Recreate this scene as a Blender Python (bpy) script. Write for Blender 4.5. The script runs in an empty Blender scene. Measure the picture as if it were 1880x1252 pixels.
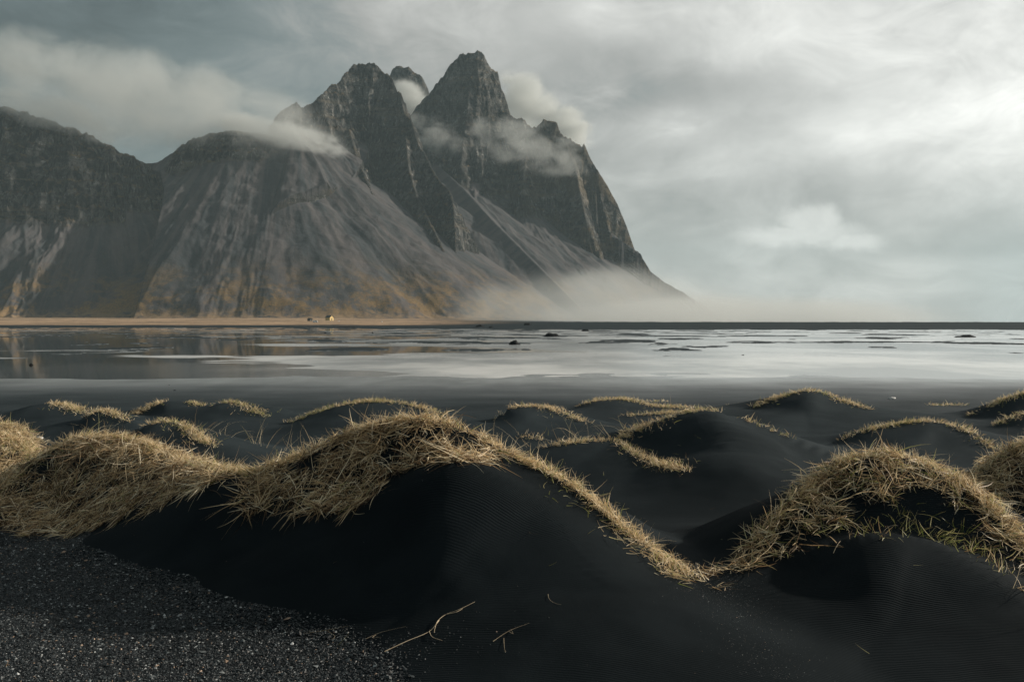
import bpy, math, random
import numpy as np
R = math.radians
random.seed(7)
rng = np.random.default_rng(11)

# ------------------------------------------------------------------ camera
sc = bpy.context.scene
F = 1828.0          # focal length in photo pixels
CX, HY = 940.0, 592.0
EYE = 1.7
cam_d = bpy.data.cameras.new("camera"); cam = bpy.data.objects.new("camera", cam_d)
sc.collection.objects.link(cam); sc.camera = cam
cam.location = (0, 0, EYE); cam.rotation_euler = (R(90), 0, 0)
cam_d.sensor_width = 36.0; cam_d.lens = 36.0 * F / 1880.0
cam_d.shift_y = -(626.0 - HY) / 1880.0
cam_d.clip_start = 0.05; cam_d.clip_end = 20000

# ------------------------------------------------------------------ exposure
sc.view_settings.view_transform = 'Standard'
sc.view_settings.look = 'None'
sc.view_settings.exposure = 0.22
sc.view_settings.gamma = 1.0
sc.cycles.max_bounces = 8
sc.cycles.transparent_max_bounces = 8
sc.cycles.volume_bounces = 2
sc.cycles.volume_step_rate = 1.0
sc.cycles.volume_max_steps = 256
sc.cycles.use_denoising = True
sc.cycles.sample_clamp_indirect = 2.0

# ------------------------------------------------------------------ sun
SUN_AZ, SUN_EL = 72.0, 21.0           # degrees right of the view direction, and up
sd = bpy.data.lights.new("sun", 'SUN'); so = bpy.data.objects.new("sun", sd)
sc.collection.objects.link(so)
sd.energy = 5.0; sd.angle = R(1.2); sd.color = (1.0, 0.89, 0.76)
so.rotation_euler = (R(90 - SUN_EL), 0, R(180 - SUN_AZ))
so.location = (60, 40, 60)

# ------------------------------------------------------------------ node helpers
class NT:
    def __init__(s, tree): s.t = tree; s.n = tree.nodes; s.l = tree.links
    def new(s, typ, **kw):
        n = s.n.new(typ)
        for k, v in kw.items(): setattr(n, k, v)
        return n
    def put(s, sock, v):
        if isinstance(v, bpy.types.NodeSocket): s.l.new(v, sock)
        elif v is not None:
            try: sock.default_value = v
            except Exception: sock.default_value = (v[0], v[1], v[2], 1.0)
    def math(s, op, a, b=None, c=None, clamp=False):
        n = s.new('ShaderNodeMath', operation=op, use_clamp=clamp)
        s.put(n.inputs[0], a)
        if b is not None: s.put(n.inputs[1], b)
        if c is not None: s.put(n.inputs[2], c)
        return n.outputs[0]
    def ramp01(s, v, lo, hi, a=0.0, b=1.0, smooth=True):
        n = s.new('ShaderNodeMapRange', interpolation_type='SMOOTHSTEP' if smooth else 'LINEAR')
        s.put(n.inputs[0], v); n.inputs[1].default_value = lo; n.inputs[2].default_value = hi
        n.inputs[3].default_value = a; n.inputs[4].default_value = b
        return n.outputs[0]
    def mix(s, f, a, b, blend='MIX'):
        n = s.new('ShaderNodeMix', data_type='RGBA', blend_type=blend)
        s.put(n.inputs[0], f); s.put(n.inputs[6], col(a)); s.put(n.inputs[7], col(b))
        return n.outputs[2]
    def noise(s, vec, scale, detail=4, rough=0.5, dist=0.0):
        n = s.new('ShaderNodeTexNoise')
        s.put(n.inputs['Vector'], vec)
        n.inputs['Scale'].default_value = scale; n.inputs['Detail'].default_value = detail
        n.inputs['Roughness'].default_value = rough; n.inputs['Distortion'].default_value = dist
        return n.outputs[0]
    def mapping(s, vec, scale=(1, 1, 1), loc=(0, 0, 0), rot=(0, 0, 0)):
        n = s.new('ShaderNodeMapping'); s.put(n.inputs[0], vec)
        n.inputs[1].default_value = loc; n.inputs[2].default_value = rot; n.inputs[3].default_value = scale
        return n.outputs[0]
    def xyz(s, x, y, z):
        n = s.new('ShaderNodeCombineXYZ'); s.put(n.inputs[0], x); s.put(n.inputs[1], y); s.put(n.inputs[2], z)
        return n.outputs[0]
    def sep(s, v):
        n = s.new('ShaderNodeSeparateXYZ'); s.put(n.inputs[0], v); return n.outputs
    def bump(s, h, strength=1.0, dist=1.0, normal=None):
        n = s.new('ShaderNodeBump'); s.put(n.inputs['Height'], h)
        n.inputs['Strength'].default_value = strength; n.inputs['Distance'].default_value = dist
        if normal is not None: s.put(n.inputs['Normal'], normal)
        return n.outputs[0]
def col(c):
    if isinstance(c, (tuple, list)) and len(c) == 3: return (*c, 1.0)
    return c

def material(name, rough=0.8, spec=0.3, base=(0.5, 0.5, 0.5)):
    m = bpy.data.materials.new(name); m.use_nodes = True
    nt = NT(m.node_tree)
    b = nt.n['Principled BSDF']
    b.inputs['Base Color'].default_value = (*base, 1); b.inputs['Roughness'].default_value = rough
    b.inputs['Specular IOR Level'].default_value = spec
    return m, nt, b

# ------------------------------------------------------------------ world: nishita sky behind thick procedural cloud
def make_world():
    w = bpy.data.worlds.new("World"); sc.world = w; w.use_nodes = True
    nt = NT(w.node_tree); bg = nt.n['Background']
    sky = nt.new('ShaderNodeTexSky', sky_type='NISHITA')
    sky.sun_disc = False; sky.sun_elevation = R(SUN_EL); sky.sun_rotation = R(SUN_AZ)
    tc = nt.new('ShaderNodeTexCoord').outputs['Generated']
    x, y, z = nt.sep(tc)[:3]
    az = nt.math('ARCTAN2', x, y)
    el = nt.math('ARCSINE', z)
    v = nt.xyz(az, nt.math('MULTIPLY', el, 1.0), 0)
    vs = nt.mapping(v, (1, 1.7, 1), (3.1, 1.7, 0), (0, 0, R(-9)))
    n1 = nt.noise(vs, 4.2, 8, 0.58, 0.5)
    n2 = nt.noise(nt.mapping(v, (1, 2.0, 1), (9.1, 4.7, 0), (0, 0, R(-7))), 13.0, 8, 0.62, 0.8)
    # base brightness: dark on the left and high left, brighter towards the right and the hidden sun
    right = nt.ramp01(az, -0.5, 0.47)
    base = nt.math('MULTIPLY_ADD', right, 0.37, 0.215)
    left_band = nt.ramp01(el, 0.02, 0.30, 1.0, 0.0)
    def blob(a0, e0, sa, se, amp, rot=0.0):
        ca, sn = math.cos(rot), math.sin(rot)
        da = nt.math('SUBTRACT', az, a0); de = nt.math('SUBTRACT', el, e0)
        p = nt.math('MULTIPLY', nt.math('ADD', nt.math('MULTIPLY', da, ca), nt.math('MULTIPLY', de, sn)), 1 / sa)
        q = nt.math('MULTIPLY', nt.math('SUBTRACT', nt.math('MULTIPLY', de, ca), nt.math('MULTIPLY', da, sn)), 1 / se)
        d2 = nt.math('ADD', nt.math('MULTIPLY', p, p), nt.math('MULTIPLY', q, q))
        # ragged edge
        d2 = nt.math('MULTIPLY', d2, nt.math('MULTIPLY_ADD', n2, 2.4, -0.2))
        return nt.math('MULTIPLY', nt.math('EXPONENT', nt.math('MULTIPLY', d2, -1.0)), amp)
    def ae(px, py):
        a = math.atan((px - CX) / F); return a, math.atan((HY - py) / F * math.cos(a))
    def B(px, py, wx, wy, amp, rot=0.0):
        a, e = ae(px, py); return blob(a, e, wx / F, wy / F, amp, rot)
    terms = [
        B(1930, 150, 320, 200, 0.40), B(1650, 40, 330, 90, 0.22, 0.1), B(1240, 235, 80, 40, 0.30),
        B(1450, 275, 240, 34, 0.17, 0.13), B(1490, 235, 60, 26, 0.10), B(1120, 20, 120, 40, 0.22), B(1560, 250, 60, 20, 0.14), B(1250, 30, 220, 60, 0.14), B(1720, 230, 260, 40, 0.16, 0.12),
        B(1180, 330, 140, 30, 0.05), B(1650, 300, 220, 28, 0.08),
        B(1330, 160, 230, 40, -0.17, 0.15), B(1600, 170, 120, 26, -0.08, 0.1), B(1700, 330, 280, 40, -0.04, 0.1), B(1500, 340, 300, 28, -0.05),
        B(1250, 440, 220, 70, -0.06), B(1840, 450, 160, 70, -0.09), B(1180, 140, 100, 80, -0.07),
        B(180, 40, 300, 90, -0.10), B(620, 60, 260, 60, 0.02), B(40, 110, 200, 70, -0.01), B(780, 60, 190, 100, 0.12),
        B(330, 230, 300, 60, -0.02), B(1500, 540, 600, 60, 0.10), B(900, 0, 220, 50, 0.08),
    ]
    s = base
    for t in terms: s = nt.math('ADD', s, t)
    k = nt.math('MULTIPLY_ADD', nt.math('SUBTRACT', n1, 0.5), 1.5, 1.0)
    k2 = nt.math('MULTIPLY_ADD', nt.math('SUBTRACT', n2, 0.5), 1.15, 1.0)
    s = nt.math('MULTIPLY', nt.math('MULTIPLY', s, k), k2)
    # the small bright cumulus over the sea
    def cum(px, py, wx, wy, p):
        a, e = ae(px, py)
        n = nt.new('ShaderNodeVectorMath', operation='SUBTRACT')
        warp = nt.xyz(nt.math('MULTIPLY', nt.math('SUBTRACT', nt.noise(v, 22, 4, 0.6), 0.5), 0.035),
                      nt.math('MULTIPLY', nt.math('SUBTRACT', nt.noise(nt.mapping(v, loc=(5, 5, 0)), 26, 4, 0.6), 0.5), 0.022), 0)
        nt.l.new(v, n.inputs[0]); n.inputs[1].default_value = (a, e, 0)
        n2_ = nt.new('ShaderNodeVectorMath', operation='ADD'); nt.l.new(n.outputs[0], n2_.inputs[0]); nt.l.new(warp, n2_.inputs[1])
        n3 = nt.new('ShaderNodeVectorMath', operation='MULTIPLY'); nt.l.new(n2_.outputs[0], n3.inputs[0]); n3.inputs[1].default_value = (F / wx, F / wy, 0)
        n4 = nt.new('ShaderNodeVectorMath', operation='LENGTH'); nt.l.new(n3.outputs[0], n4.inputs[0])
        return nt.ramp01(n4.outputs['Value'], p, 1.08, 1.0, 0.0)
    c1 = nt.math('MAXIMUM', nt.math('MAXIMUM', cum(1495, 404, 62, 34, 0.55), cum(1470, 430, 140, 26, 0.35)),
                 cum(1560, 445, 80, 18, 0.3))
    s = nt.math('ADD', s, nt.math('MULTIPLY', c1, 0.30))
    s = nt.math('MAXIMUM', s, 0.06)
    # unseen sky overhead and behind the viewer, dimmed to keep the dune faces dark
    back = nt.math('MULTIPLY', nt.ramp01(y, -0.25, 0.55, 0.85, 1.0), nt.ramp01(z, 0.35, 0.75, 1.0, 0.75))
    s = nt.math('MULTIPLY', s, back)
    # tint: teal in the dark parts, near neutral in the bright ones
    dark = (0.78, 1.0, 1.02); brt = (1.0, 1.0, 0.95)
    tint = nt.mix(nt.ramp01(s, 0.10, 0.45), dark, brt)
    teal = nt.math('MULTIPLY', nt.ramp01(az, 0.36, 0.5), nt.ramp01(el, 0.16, 0.05, 0.0, 1.0) if False else nt.ramp01(el, 0.02, 0.15, 1.0, 0.0))
    tint = nt.mix(nt.math('MULTIPLY', teal, 0.35), tint, (0.78, 1.0, 1.02))
    cl = nt.new('ShaderNodeVectorMath', operation='SCALE'); nt.l.new(tint, cl.inputs[0]); nt.put(cl.inputs['Scale'], s)
    # blend a little of the clear sky through the overcast
    sk = nt.new('ShaderNodeVectorMath', operation='SCALE'); nt.l.new(sky.outputs[0], sk.inputs[0]); sk.inputs['Scale'].default_value = 0.08
    out = nt.mix(0.93, sk.outputs[0], cl.outputs[0])
    # below the horizon
    out = nt.mix(nt.ramp01(el, -0.05, -0.005), (0.05, 0.06, 0.06), out)
    nt.l.new(out, bg.inputs['Color']); bg.inputs['Strength'].default_value = 0.86
make_world()

# ------------------------------------------------------------------ numpy noise
_perm = np.random.default_rng(5).permutation(4096)
_grad = np.random.default_rng(6).random(4096) * 2 * np.pi
def perlin(x, y):
    xi = np.floor(x).astype(np.int64); yi = np.floor(y).astype(np.int64)
    xf = x - xi; yf = y - yi
    def g(ix, iy, dx, dy):
        h = _perm[(_perm[ix & 4095] + iy) & 4095]; a = _grad[h]
        return np.cos(a) * dx + np.sin(a) * dy
    u = xf * xf * xf * (xf * (xf * 6 - 15) + 10); v = yf * yf * yf * (yf * (yf * 6 - 15) + 10)
    a = g(xi, yi, xf, yf) * (1 - u) + g(xi + 1, yi, xf - 1, yf) * u
    b = g(xi, yi + 1, xf, yf - 1) * (1 - u) + g(xi + 1, yi + 1, xf - 1, yf - 1) * u
    return (a * (1 - v) + b * v) * 1.4
def fbm(x, y, oct=4, gain=0.5, lac=2.03):
    s = 0; a = 1.0; n = 0
    for i in range(oct):
        s = s + a * perlin(x + 17.3 * i, y - 9.1 * i); n += a; a *= gain; x = x * lac; y = y * lac
    return s / n
def ridged(x, y, oct=4, gain=0.55, lac=2.07):
    s = 0; a = 1.0; n = 0
    for i in range(oct):
        s = s + a * (1 - 2 * np.abs(perlin(x + 31.7 * i, y + 11.9 * i))); n += a; a *= gain; x = x * lac; y = y * lac
    return s / n
def sstep(v, a, b):
    t = np.clip((v - a) / (b - a), 0, 1); return t * t * (3 - 2 * t)

def px3(px, py, r):       # photo pixel and distance -> point in the world
    return (r * (px - CX) / F, r, EYE + r * (HY - py) / F)

def nearest_on(X, Y, P):
    """distance, arclength, interpolated attributes, signed side and angle from a polyline P (n x >=3)"""
    P = np.asarray(P, float); best = np.full(X.shape, 1e18); att = np.zeros(X.shape + (P.shape[1] - 2,))
    S = np.zeros(X.shape); DX = np.zeros(X.shape); DY = np.zeros(X.shape); s0 = 0.0
    for a, b in zip(P[:-1], P[1:]):
        ex, ey = b[0] - a[0], b[1] - a[1]; L2 = ex * ex + ey * ey; L = math.sqrt(L2)
        t = np.clip(((X - a[0]) * ex + (Y - a[1]) * ey) / L2, 0, 1)
        dx = X - a[0] - t * ex; dy = Y - a[1] - t * ey; d2 = dx * dx + dy * dy
        m = d2 < best
        best = np.where(m, d2, best); S = np.where(m, s0 + t * L, S)
        DX = np.where(m, dx, DX); DY = np.where(m, dy, DY)
        v = a[2:] + t[..., None] * (b[2:] - a[2:]); att = np.where(m[..., None], v, att)
        s0 += L
    return np.sqrt(best), S, att, DX, DY, s0

def link(o, parent=None):
    sc.collection.objects.link(o)
    if parent: o.parent = parent
    return o
def tag(o, label=None, cat=None, group=None, kind=None):
    if label: o['label'] = label
    if cat: o['category'] = cat
    if group: o['group'] = group
    if kind: o['kind'] = kind
    return o
def mesh_np(name, V, Fc, mat, smooth=True, mats=None, parent=None):
    """V (n,3), Fc (m,4) or (m,3) int"""
    me = bpy.data.meshes.new(name)
    V = np.ascontiguousarray(V, np.float32); Fc = np.ascontiguousarray(Fc, np.int32); k = Fc.shape[1]
    me.vertices.add(len(V)); me.vertices.foreach_set('co', V.ravel())
    me.loops.add(Fc.size); me.loops.foreach_set('vertex_index', Fc.ravel())
    me.polygons.add(len(Fc)); me.polygons.foreach_set('loop_start', np.arange(0, Fc.size, k, dtype=np.int32))
    me.polygons.foreach_set('use_smooth', np.full(len(Fc), smooth))
    me.update(calc_edges=True)
    if mat: me.materials.append(mat)
    return link(bpy.data.objects.new(name, me), parent)
def grid_faces(nr, nc, keep=None):
    i = np.arange(nr * nc).reshape(nr, nc)
    f = np.stack([i[:-1, :-1], i[:-1, 1:], i[1:, 1:], i[1:, :-1]], -1).reshape(-1, 4)
    if keep is not None: f = f[keep.reshape(-1)]
    return f
def fattr(o, name, v):
    a = o.data.attributes.new(name, 'FLOAT', 'POINT'); a.data.foreach_set('value', np.ascontiguousarray(v, np.float32).ravel())

# ------------------------------------------------------------------ mountain
# ridge points: photo x, photo y, distance, height of the cliff below the crest
RIDGES = [
  # left massif and the long crest up to the left summit
  dict(c=1.15, P=[(-900,150,1500,150),(-500,170,1400,150),(-200,185,1330,150),(0,195,1290,150),(60,212,1290,150),(120,232,1290,135),(160,246,1295,130),(200,268,1300,110),
     (225,284,1310,85),(242,283,1312,80),(252,294,1320,60),(268,300,1350,20),(290,298,1350,8),(318,280,1345,18),(338,263,1340,45),(360,253,1338,55),(390,245,1335,50),
     (430,240,1335,45),(480,246,1340,40),(520,255,1345,20),(570,250,1370,20)]),
  dict(c=2.1, P=[(505,216,1400,60),(520,202,1400,50),(545,186,1402,40),(554,199,1405,40),(572,189,1412,60),(588,176,1420,70),(605,160,1440,80),(625,148,1455,100),(640,128,1470,120),(650,119,1480,130),
     (668,117,1485,130),(686,115,1485,130),(696,124,1485,130),(704,134,1482,120),(714,137,1480,120),(722,150,1475,120),(730,170,1470,110),(736,172,1466,110),(741,205,1458,105),(752,216,1450,100),(760,240,1435,100),
     (768,268,1415,95),(780,282,1400,90),(796,318,1375,85),(812,338,1352,80),(826,352,1325,85),(832,378,1300,90),(835,420,1270,80),(837,470,1235,60),(838,492,1215,14)]),
  dict(c=1.5, P=[(640,235,1420,60),(655,290,1375,60),(672,330,1330,62),(690,372,1285,55),(698,410,1250,10)]),
  dict(c=1.8, P=[(745,250,1420,70),(750,310,1370,75),(768,370,1320,90),(790,410,1270,85),(812,455,1225,45),(822,478,1205,8)]),
  # the small summit behind the cloud gully
  dict(c=2.6, P=[(712,150,1810,200),(720,128,1810,220),(733,123,1810,220),(750,125,1810,220),(763,137,1810,200),(775,141,1810,200),(782,156,1810,180)]),
  # right summit, the shoulder behind it and the sea cliff
  dict(c=2.3, P=[(700,300,1640,60),(735,240,1640,120),(765,196,1640,160),(780,180,1640,170),(800,158,1640,190),(820,130,1640,210),(838,108,1640,220),(850,98,1640,225),(862,99,1640,225),(870,98,1640,225),(879,93,1640,230),
     (888,101,1640,225),(896,118,1640,215),(903,128,1640,215),(914,134,1640,215),(918,158,1638,210),(928,178,1635,200),(937,212,1630,185),(950,219,1628,180),(960,218,1625,180),(974,232,1622,170),(984,236,1620,165),(992,226,1618,160),(998,216,1618,165),(1004,221,1618,165),(1012,222,1618,165),
     (1022,226,1616,165),(1030,246,1612,165),(1048,256,1608,175),(1062,264,1604,185),(1070,270,1600,190),(1072,260,1599,192),(1075,262,1598,195),(1078,275,1597,205),(1090,296,1594,206)]),
  dict(c=2.3, P=[(1040,262,1600,170),(1055,300,1560,150),(1064,350,1530,125),(1075,400,1505,85)]),
  dict(c=2.0, P=[(880,110,1640,215),(862,150,1610,190),(858,200,1585,140),(850,260,1560,90),(846,300,1540,40)]),
  dict(c=2.0, P=[(960,225,1625,170),(968,275,1585,120),(960,330,1540,60)]),
  # scree ridge running out of the gully and down to the sea
  dict(c=0.7, P=[(1186,502,1575,0),(1215,522,1570,0),(1240,537,1560,0),(1258,550,1550,0),(1272,560,1545,0)]),
  dict(c=2.3, P=[(1090,296,1594,206),(1115,335,1590,170),(1135,375,1586,140),(1150,412,1583,110),(1161,445,1580,80),(1172,478,1577,40),(1186,502,1575,6)]),
  dict(c=0.7, P=[(800,300,1560,0),(850,345,1500,0),(900,400,1430,0),(950,450,1380,0),(1010,510,1320,0),(1060,560,1260,0)]),
]
def build_mountain():
    c0, c1, nc = -760.0, 1420.0, 1180
    u = (np.linspace(c0, c1, nc) - CX) / F
    r = np.concatenate([np.arange(840, 1120, 2.6), np.arange(1120, 1720, 1.75), np.arange(1720, 1850, 3.0), np.arange(1850, 2400, 14)])
    Rr, U = np.meshgrid(r, u, indexing='ij'); X = Rr * U; Y = Rr
    # domain warp, so that crests and gullies wander
    WX = X + 9 * fbm(X / 70, Y / 70, 3) + 3.0 * fbm(X / 17 + 40, Y / 17, 3)
    WY = Y + 12 * fbm(X / 80 + 9, Y / 80 + 5, 3) + 3.5 * fbm(X / 19, Y / 19 + 70, 3)
    H = np.full(X.shape, -60.0); CL = np.zeros(X.shape); TT = np.zeros(X.shape); DD = np.zeros(X.shape)
    for k, rd in enumerate(RIDGES):
        P = [(*px3(a, b, c), d) for a, b, c, d in rd['P']]
        d, S, att, dx, dy, L = nearest_on(X, Y, P)
        dw, *_ = nearest_on(WX, WY, P)
        mixw = sstep(d, 4, 45)                       # keep the crest line itself where it was traced
        d = d * (1 - mixw) + dw * mixw
        zc, cd = att[..., 0], att[..., 1]
        th = np.arctan2(dy, dx)
        t = S + 110 * th
        # fluted buttresses: push the distance in and out along the fall line
        flute = ridged(t / 46 + 5 * k, d / 160, 4, 0.6)
        amp = np.clip(cd / 100, 0.0, 1.3)
        de = np.maximum(d + (17 * amp * (0.72 - flute) * sstep(d, 2, 30)), 0)
        cs = rd['c']
        dC = cd / cs
        ledge = 1 + 0.0 * d
        cliff = cs * np.minimum(de, dC)
        over = np.maximum(de - dC, 0)
        tal = 0.70 * over - 0.00016 * np.minimum(over, 420) ** 2
        jag = (fbm(S / 12 + k * 7, S * 0 + k, 3) * 6.0 + 3.2 * ridged(S / 7.5 + k * 3, S * 0 + 2 * k, 3) - 1.0) * np.clip(cd / 80, 0.15, 1) * sstep(S, 0, 10) 
        h = zc + jag * np.exp(-d / 20) - cliff - tal
        # scree furrows
        fur = ridged(t / 24 + 3 * k, d / 420 + k, 3, 0.5)
        h = h + 2.7 * fur * sstep(over, 0, 60) * (0.5 + 0.5 * sstep(over, 0, 250))
        m = h > H
        TT = np.where(m, t, TT); DD = np.where(m, de, DD)
        cl = sstep(dC - de, -9, 7) * sstep(cd, 10, 45)
        CL = np.where(m, cl, CL)
        H = np.where(m, h, H)
    # rock relief in the cliffs, fine relief on scree
    rk = ridged(X / 30, Y / 34 + H / 90, 5, 0.62)
    rk2 = ridged(X / 11 + H / 37, Y / 13, 4, 0.6)
    strata = np.abs(((H + 6 * fbm(X / 90, Y / 90, 3)) / 17.0) % 1.0 - 0.5) * 2
    H = H + CL * (9.0 * rk + 6.5 * rk2 + 7.0 * (strata - 0.5) - 6.0) * sstep(DD, 0, 9) + (1 - CL) * 0.35 * fbm(X / 15, Y / 15, 4)
    # the sea end of the massif is cut back by the waves
    capx = (np.array([1040, 1068, 1090, 1115, 1135, 1150, 1161, 1172, 1186, 1215, 1240, 1258, 1272, 1296, 1330, 1500]) - CX) / F * 1580
    capz = np.array([420, 300, 256, 221, 188, 156, 128, 100, 79, 60, 47, 37, 28, 14, 1, -20])
    cap = np.interp(X, capx, capz) + 2.5 * fbm(X / 16, Y / 16, 3)
    H = np.where(X > 95, np.minimum(H, cap), H)
    # foot: fade into the coastal flat
    base = foot_z(X, Y)
    k = 9.0
    hh = np.clip(0.5 + 0.5 * (H - base) / k, 0, 1)
    Hs = base * (1 - hh) + H * hh + k * hh * (1 - hh) * 0.6
    low = H < base - 25
    V = np.stack([X, Y, np.where(Hs < base + 0.05, base - 1.5, Hs)], -1)
    nr = len(r)
    ok = (Hs > base + 0.02)
    keep = ok[:-1, :-1] | ok[1:, :-1] | ok[:-1, 1:] | ok[1:, 1:]
    o = mesh_np("mountain", V.reshape(-1, 3), grid_faces(nr, nc, keep), mountain_mat())
    tag(o, "jagged grey mountain massif with cliffs and scree rising behind the beach", kind='structure')
    fattr(o, 'cliff', CL); fattr(o, 'tt', TT); fattr(o, 'dd', DD)
    # surfaces steeper than scree also count as rock
    return o

def foot_z(X, Y):
    """the coastal flat: black sand plain, a low berm on the right, the pale shore rising to the mountain on the left"""
    px = CX + F * X / np.maximum(Y, 1)
    shore = sstep(px, 1500, 500)
    wob = 14 * fbm(X / 45, Y / 90, 3)
    up = np.clip((Y + wob - 395) / 620, 0, 3)
    rise = 6.2 * up ** 1.3 * shore
    berm = (1.55 + 0.16 * fbm(X / 60, Y / 60, 3)) * sstep(Y, 250, 440) * sstep(px, 560, 1000)
    return np.maximum(rise, berm)

def mountain_mat():
    m, nt, b = material("mountain_rock", 0.9, 0.15)
    geo = nt.new('ShaderNodeNewGeometry'); pos = geo.outputs['Position']
    at = lambda n: nt.new('ShaderNodeAttribute', attribute_name=n).outputs['Fac']
    cliff, tt, dd = at('cliff'), at('tt'), at('dd')
    nx, ny, nz = nt.sep(geo.outputs['Normal'])[:3]
    x, y, z = nt.sep(pos)[:3]
    steep = nt.ramp01(nz, 0.60, 0.42)
    rockf = nt.math('MAXIMUM', cliff, steep)
    nA = nt.noise(pos, 0.02, 6, 0.6); nB = nt.noise(pos, 0.11, 8, 0.66); nC = nt.noise(pos, 0.5, 5, 0.6)
    # streaks that run down the scree
    st = nt.noise(nt.xyz(nt.math('MULTIPLY', tt, 0.085), nt.math('MULTIPLY', dd, 0.006), 0), 1.0, 7, 0.66)
    scree = nt.mix(nt.ramp01(st, 0.40, 0.60), (0.040, 0.046, 0.051), (0.082, 0.076, 0.077))
    scree = nt.mix(nt.math('MULTIPLY', nt.ramp01(nC, 0.55, 0.70), 0.6), scree, (0.05, 0.05, 0.052))
    scree = nt.mix(nt.ramp01(st, 0.60, 0.70), scree, (0.105, 0.094, 0.09))
    vs = nt.noise(nt.xyz(nt.math('MULTIPLY', tt, 0.075), nt.math('MULTIPLY', z, 0.03), nt.math('MULTIPLY', y, 0.02)), 1.0, 10, 0.72, 1.2)
    bed = nt.noise(nt.xyz(nt.math('MULTIPLY', x, 0.008), nt.math('MULTIPLY', y, 0.008), nt.math('MULTIPLY', z, 0.13)), 1.0, 6, 0.62, 0.5)
    rock = nt.mix(nt.ramp01(vs, 0.43, 0.56), (0.014, 0.019, 0.022), (0.150, 0.150, 0.142))
    rock = nt.mix(nt.math('MULTIPLY', nt.ramp01(bed, 0.52, 0.64), 0.75), rock, (0.024, 0.029, 0.032))
    rock = nt.mix(nt.math('MULTIPLY', nt.ramp01(bed, 0.46, 0.36), 0.6), rock, (0.16, 0.135, 0.10))
    rock = nt.mix(nt.math('MULTIPLY', nt.ramp01(nt.math('MULTIPLY', vs, nB), 0.30, 0.36), 0.9), rock, (0.36, 0.36, 0.34))
    def facets(scale, sz):
        vn = nt.new('ShaderNodeTexVoronoi', feature='F1'); wob = nt.new('ShaderNodeVectorMath', operation='ADD')
        nz3 = nt.new('ShaderNodeTexNoise'); nt.l.new(pos, nz3.inputs['Vector']); nz3.inputs['Scale'].default_value = 0.06; nz3.inputs['Detail'].default_value = 3
        sc3 = nt.new('ShaderNodeVectorMath', operation='SCALE'); nt.l.new(nz3.outputs['Color'], sc3.inputs[0]); sc3.inputs['Scale'].default_value = 22
        nt.l.new(pos, wob.inputs[0]); nt.l.new(sc3.outputs[0], wob.inputs[1])
        nt.l.new(nt.mapping(wob.outputs[0], (1, 1, sz)), vn.inputs['Vector']); vn.inputs['Scale'].default_value = scale
        return vn
    fa = facets(0.055, 0.55); fb = facets(0.16, 0.8)
    fcol = nt.math('ADD', nt.math('MULTIPLY', nt.sep(fa.outputs['Color'])[0], 0.6), nt.math('MULTIPLY', nt.sep(fb.outputs['Color'])[0], 0.4))
    rock = nt.mix(0.75, rock, nt.mix(nt.ramp01(fcol, 0.2, 0.8, 0.25, 1.0), (0, 0, 0), rock), 'MIX')
    fdist = nt.math('ADD', nt.math('MULTIPLY', fa.outputs['Distance'], 11.0), nt.math('MULTIPLY', fb.outputs['Distance'], 4.0))
    warm = nt.math('MULTIPLY', nt.ramp01(x, -60, 130), nt.ramp01(nA, 0.42, 0.6))
    rock = nt.mix(nt.math('MULTIPLY', warm, 0.55), rock, (0.17, 0.13, 0.075))
    # moss and ochre grass on ledges and at the foot
    ledge = nt.math('MULTIPLY', nt.ramp01(nz, 0.45, 0.75), nt.ramp01(nB, 0.47, 0.6))
    rock = nt.mix(nt.math('MULTIPLY', ledge, 0.75), rock, (0.16, 0.105, 0.045))
    c = nt.mix(rockf, scree, rock)
    g = nt.math('MULTIPLY', nt.ramp01(z, 12, 85, 1.0, 0.0), nt.ramp01(nt.math('ADD', nt.math('MULTIPLY', nA, 0.6), nt.math('MULTIPLY', nB, 0.4)), 0.46, 0.57))
    c = nt.mix(nt.math('MULTIPLY', g, 0.85), c, nt.mix(nt.ramp01(nC, 0.4, 0.6), (0.23, 0.135, 0.045), (0.13, 0.095, 0.045)))
    g2 = nt.math('MULTIPLY', nt.ramp01(z, 6, 18, 1.0, 0.0), 0.9)
    c = nt.mix(nt.math('MULTIPLY', g2, nt.ramp01(nB, 0.35, 0.6)), c, (0.24, 0.17, 0.105))
    nt.l.new(c, b.inputs['Base Color'])
    hr = nt.math('ADD', nt.math('MULTIPLY', vs, 14.0), nt.math('ADD', nt.math('MULTIPLY', bed, 6.0), nt.math('SUBTRACT', nt.math('MULTIPLY', nB, 8.0), fdist)))
    h = nt.math('ADD', nt.math('MULTIPLY', hr, rockf), nt.math('MULTIPLY', nC, 0.7))
    nt.l.new(nt.bump(h, 1.0, 1.0), b.inputs['Normal'])
    return m

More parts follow.
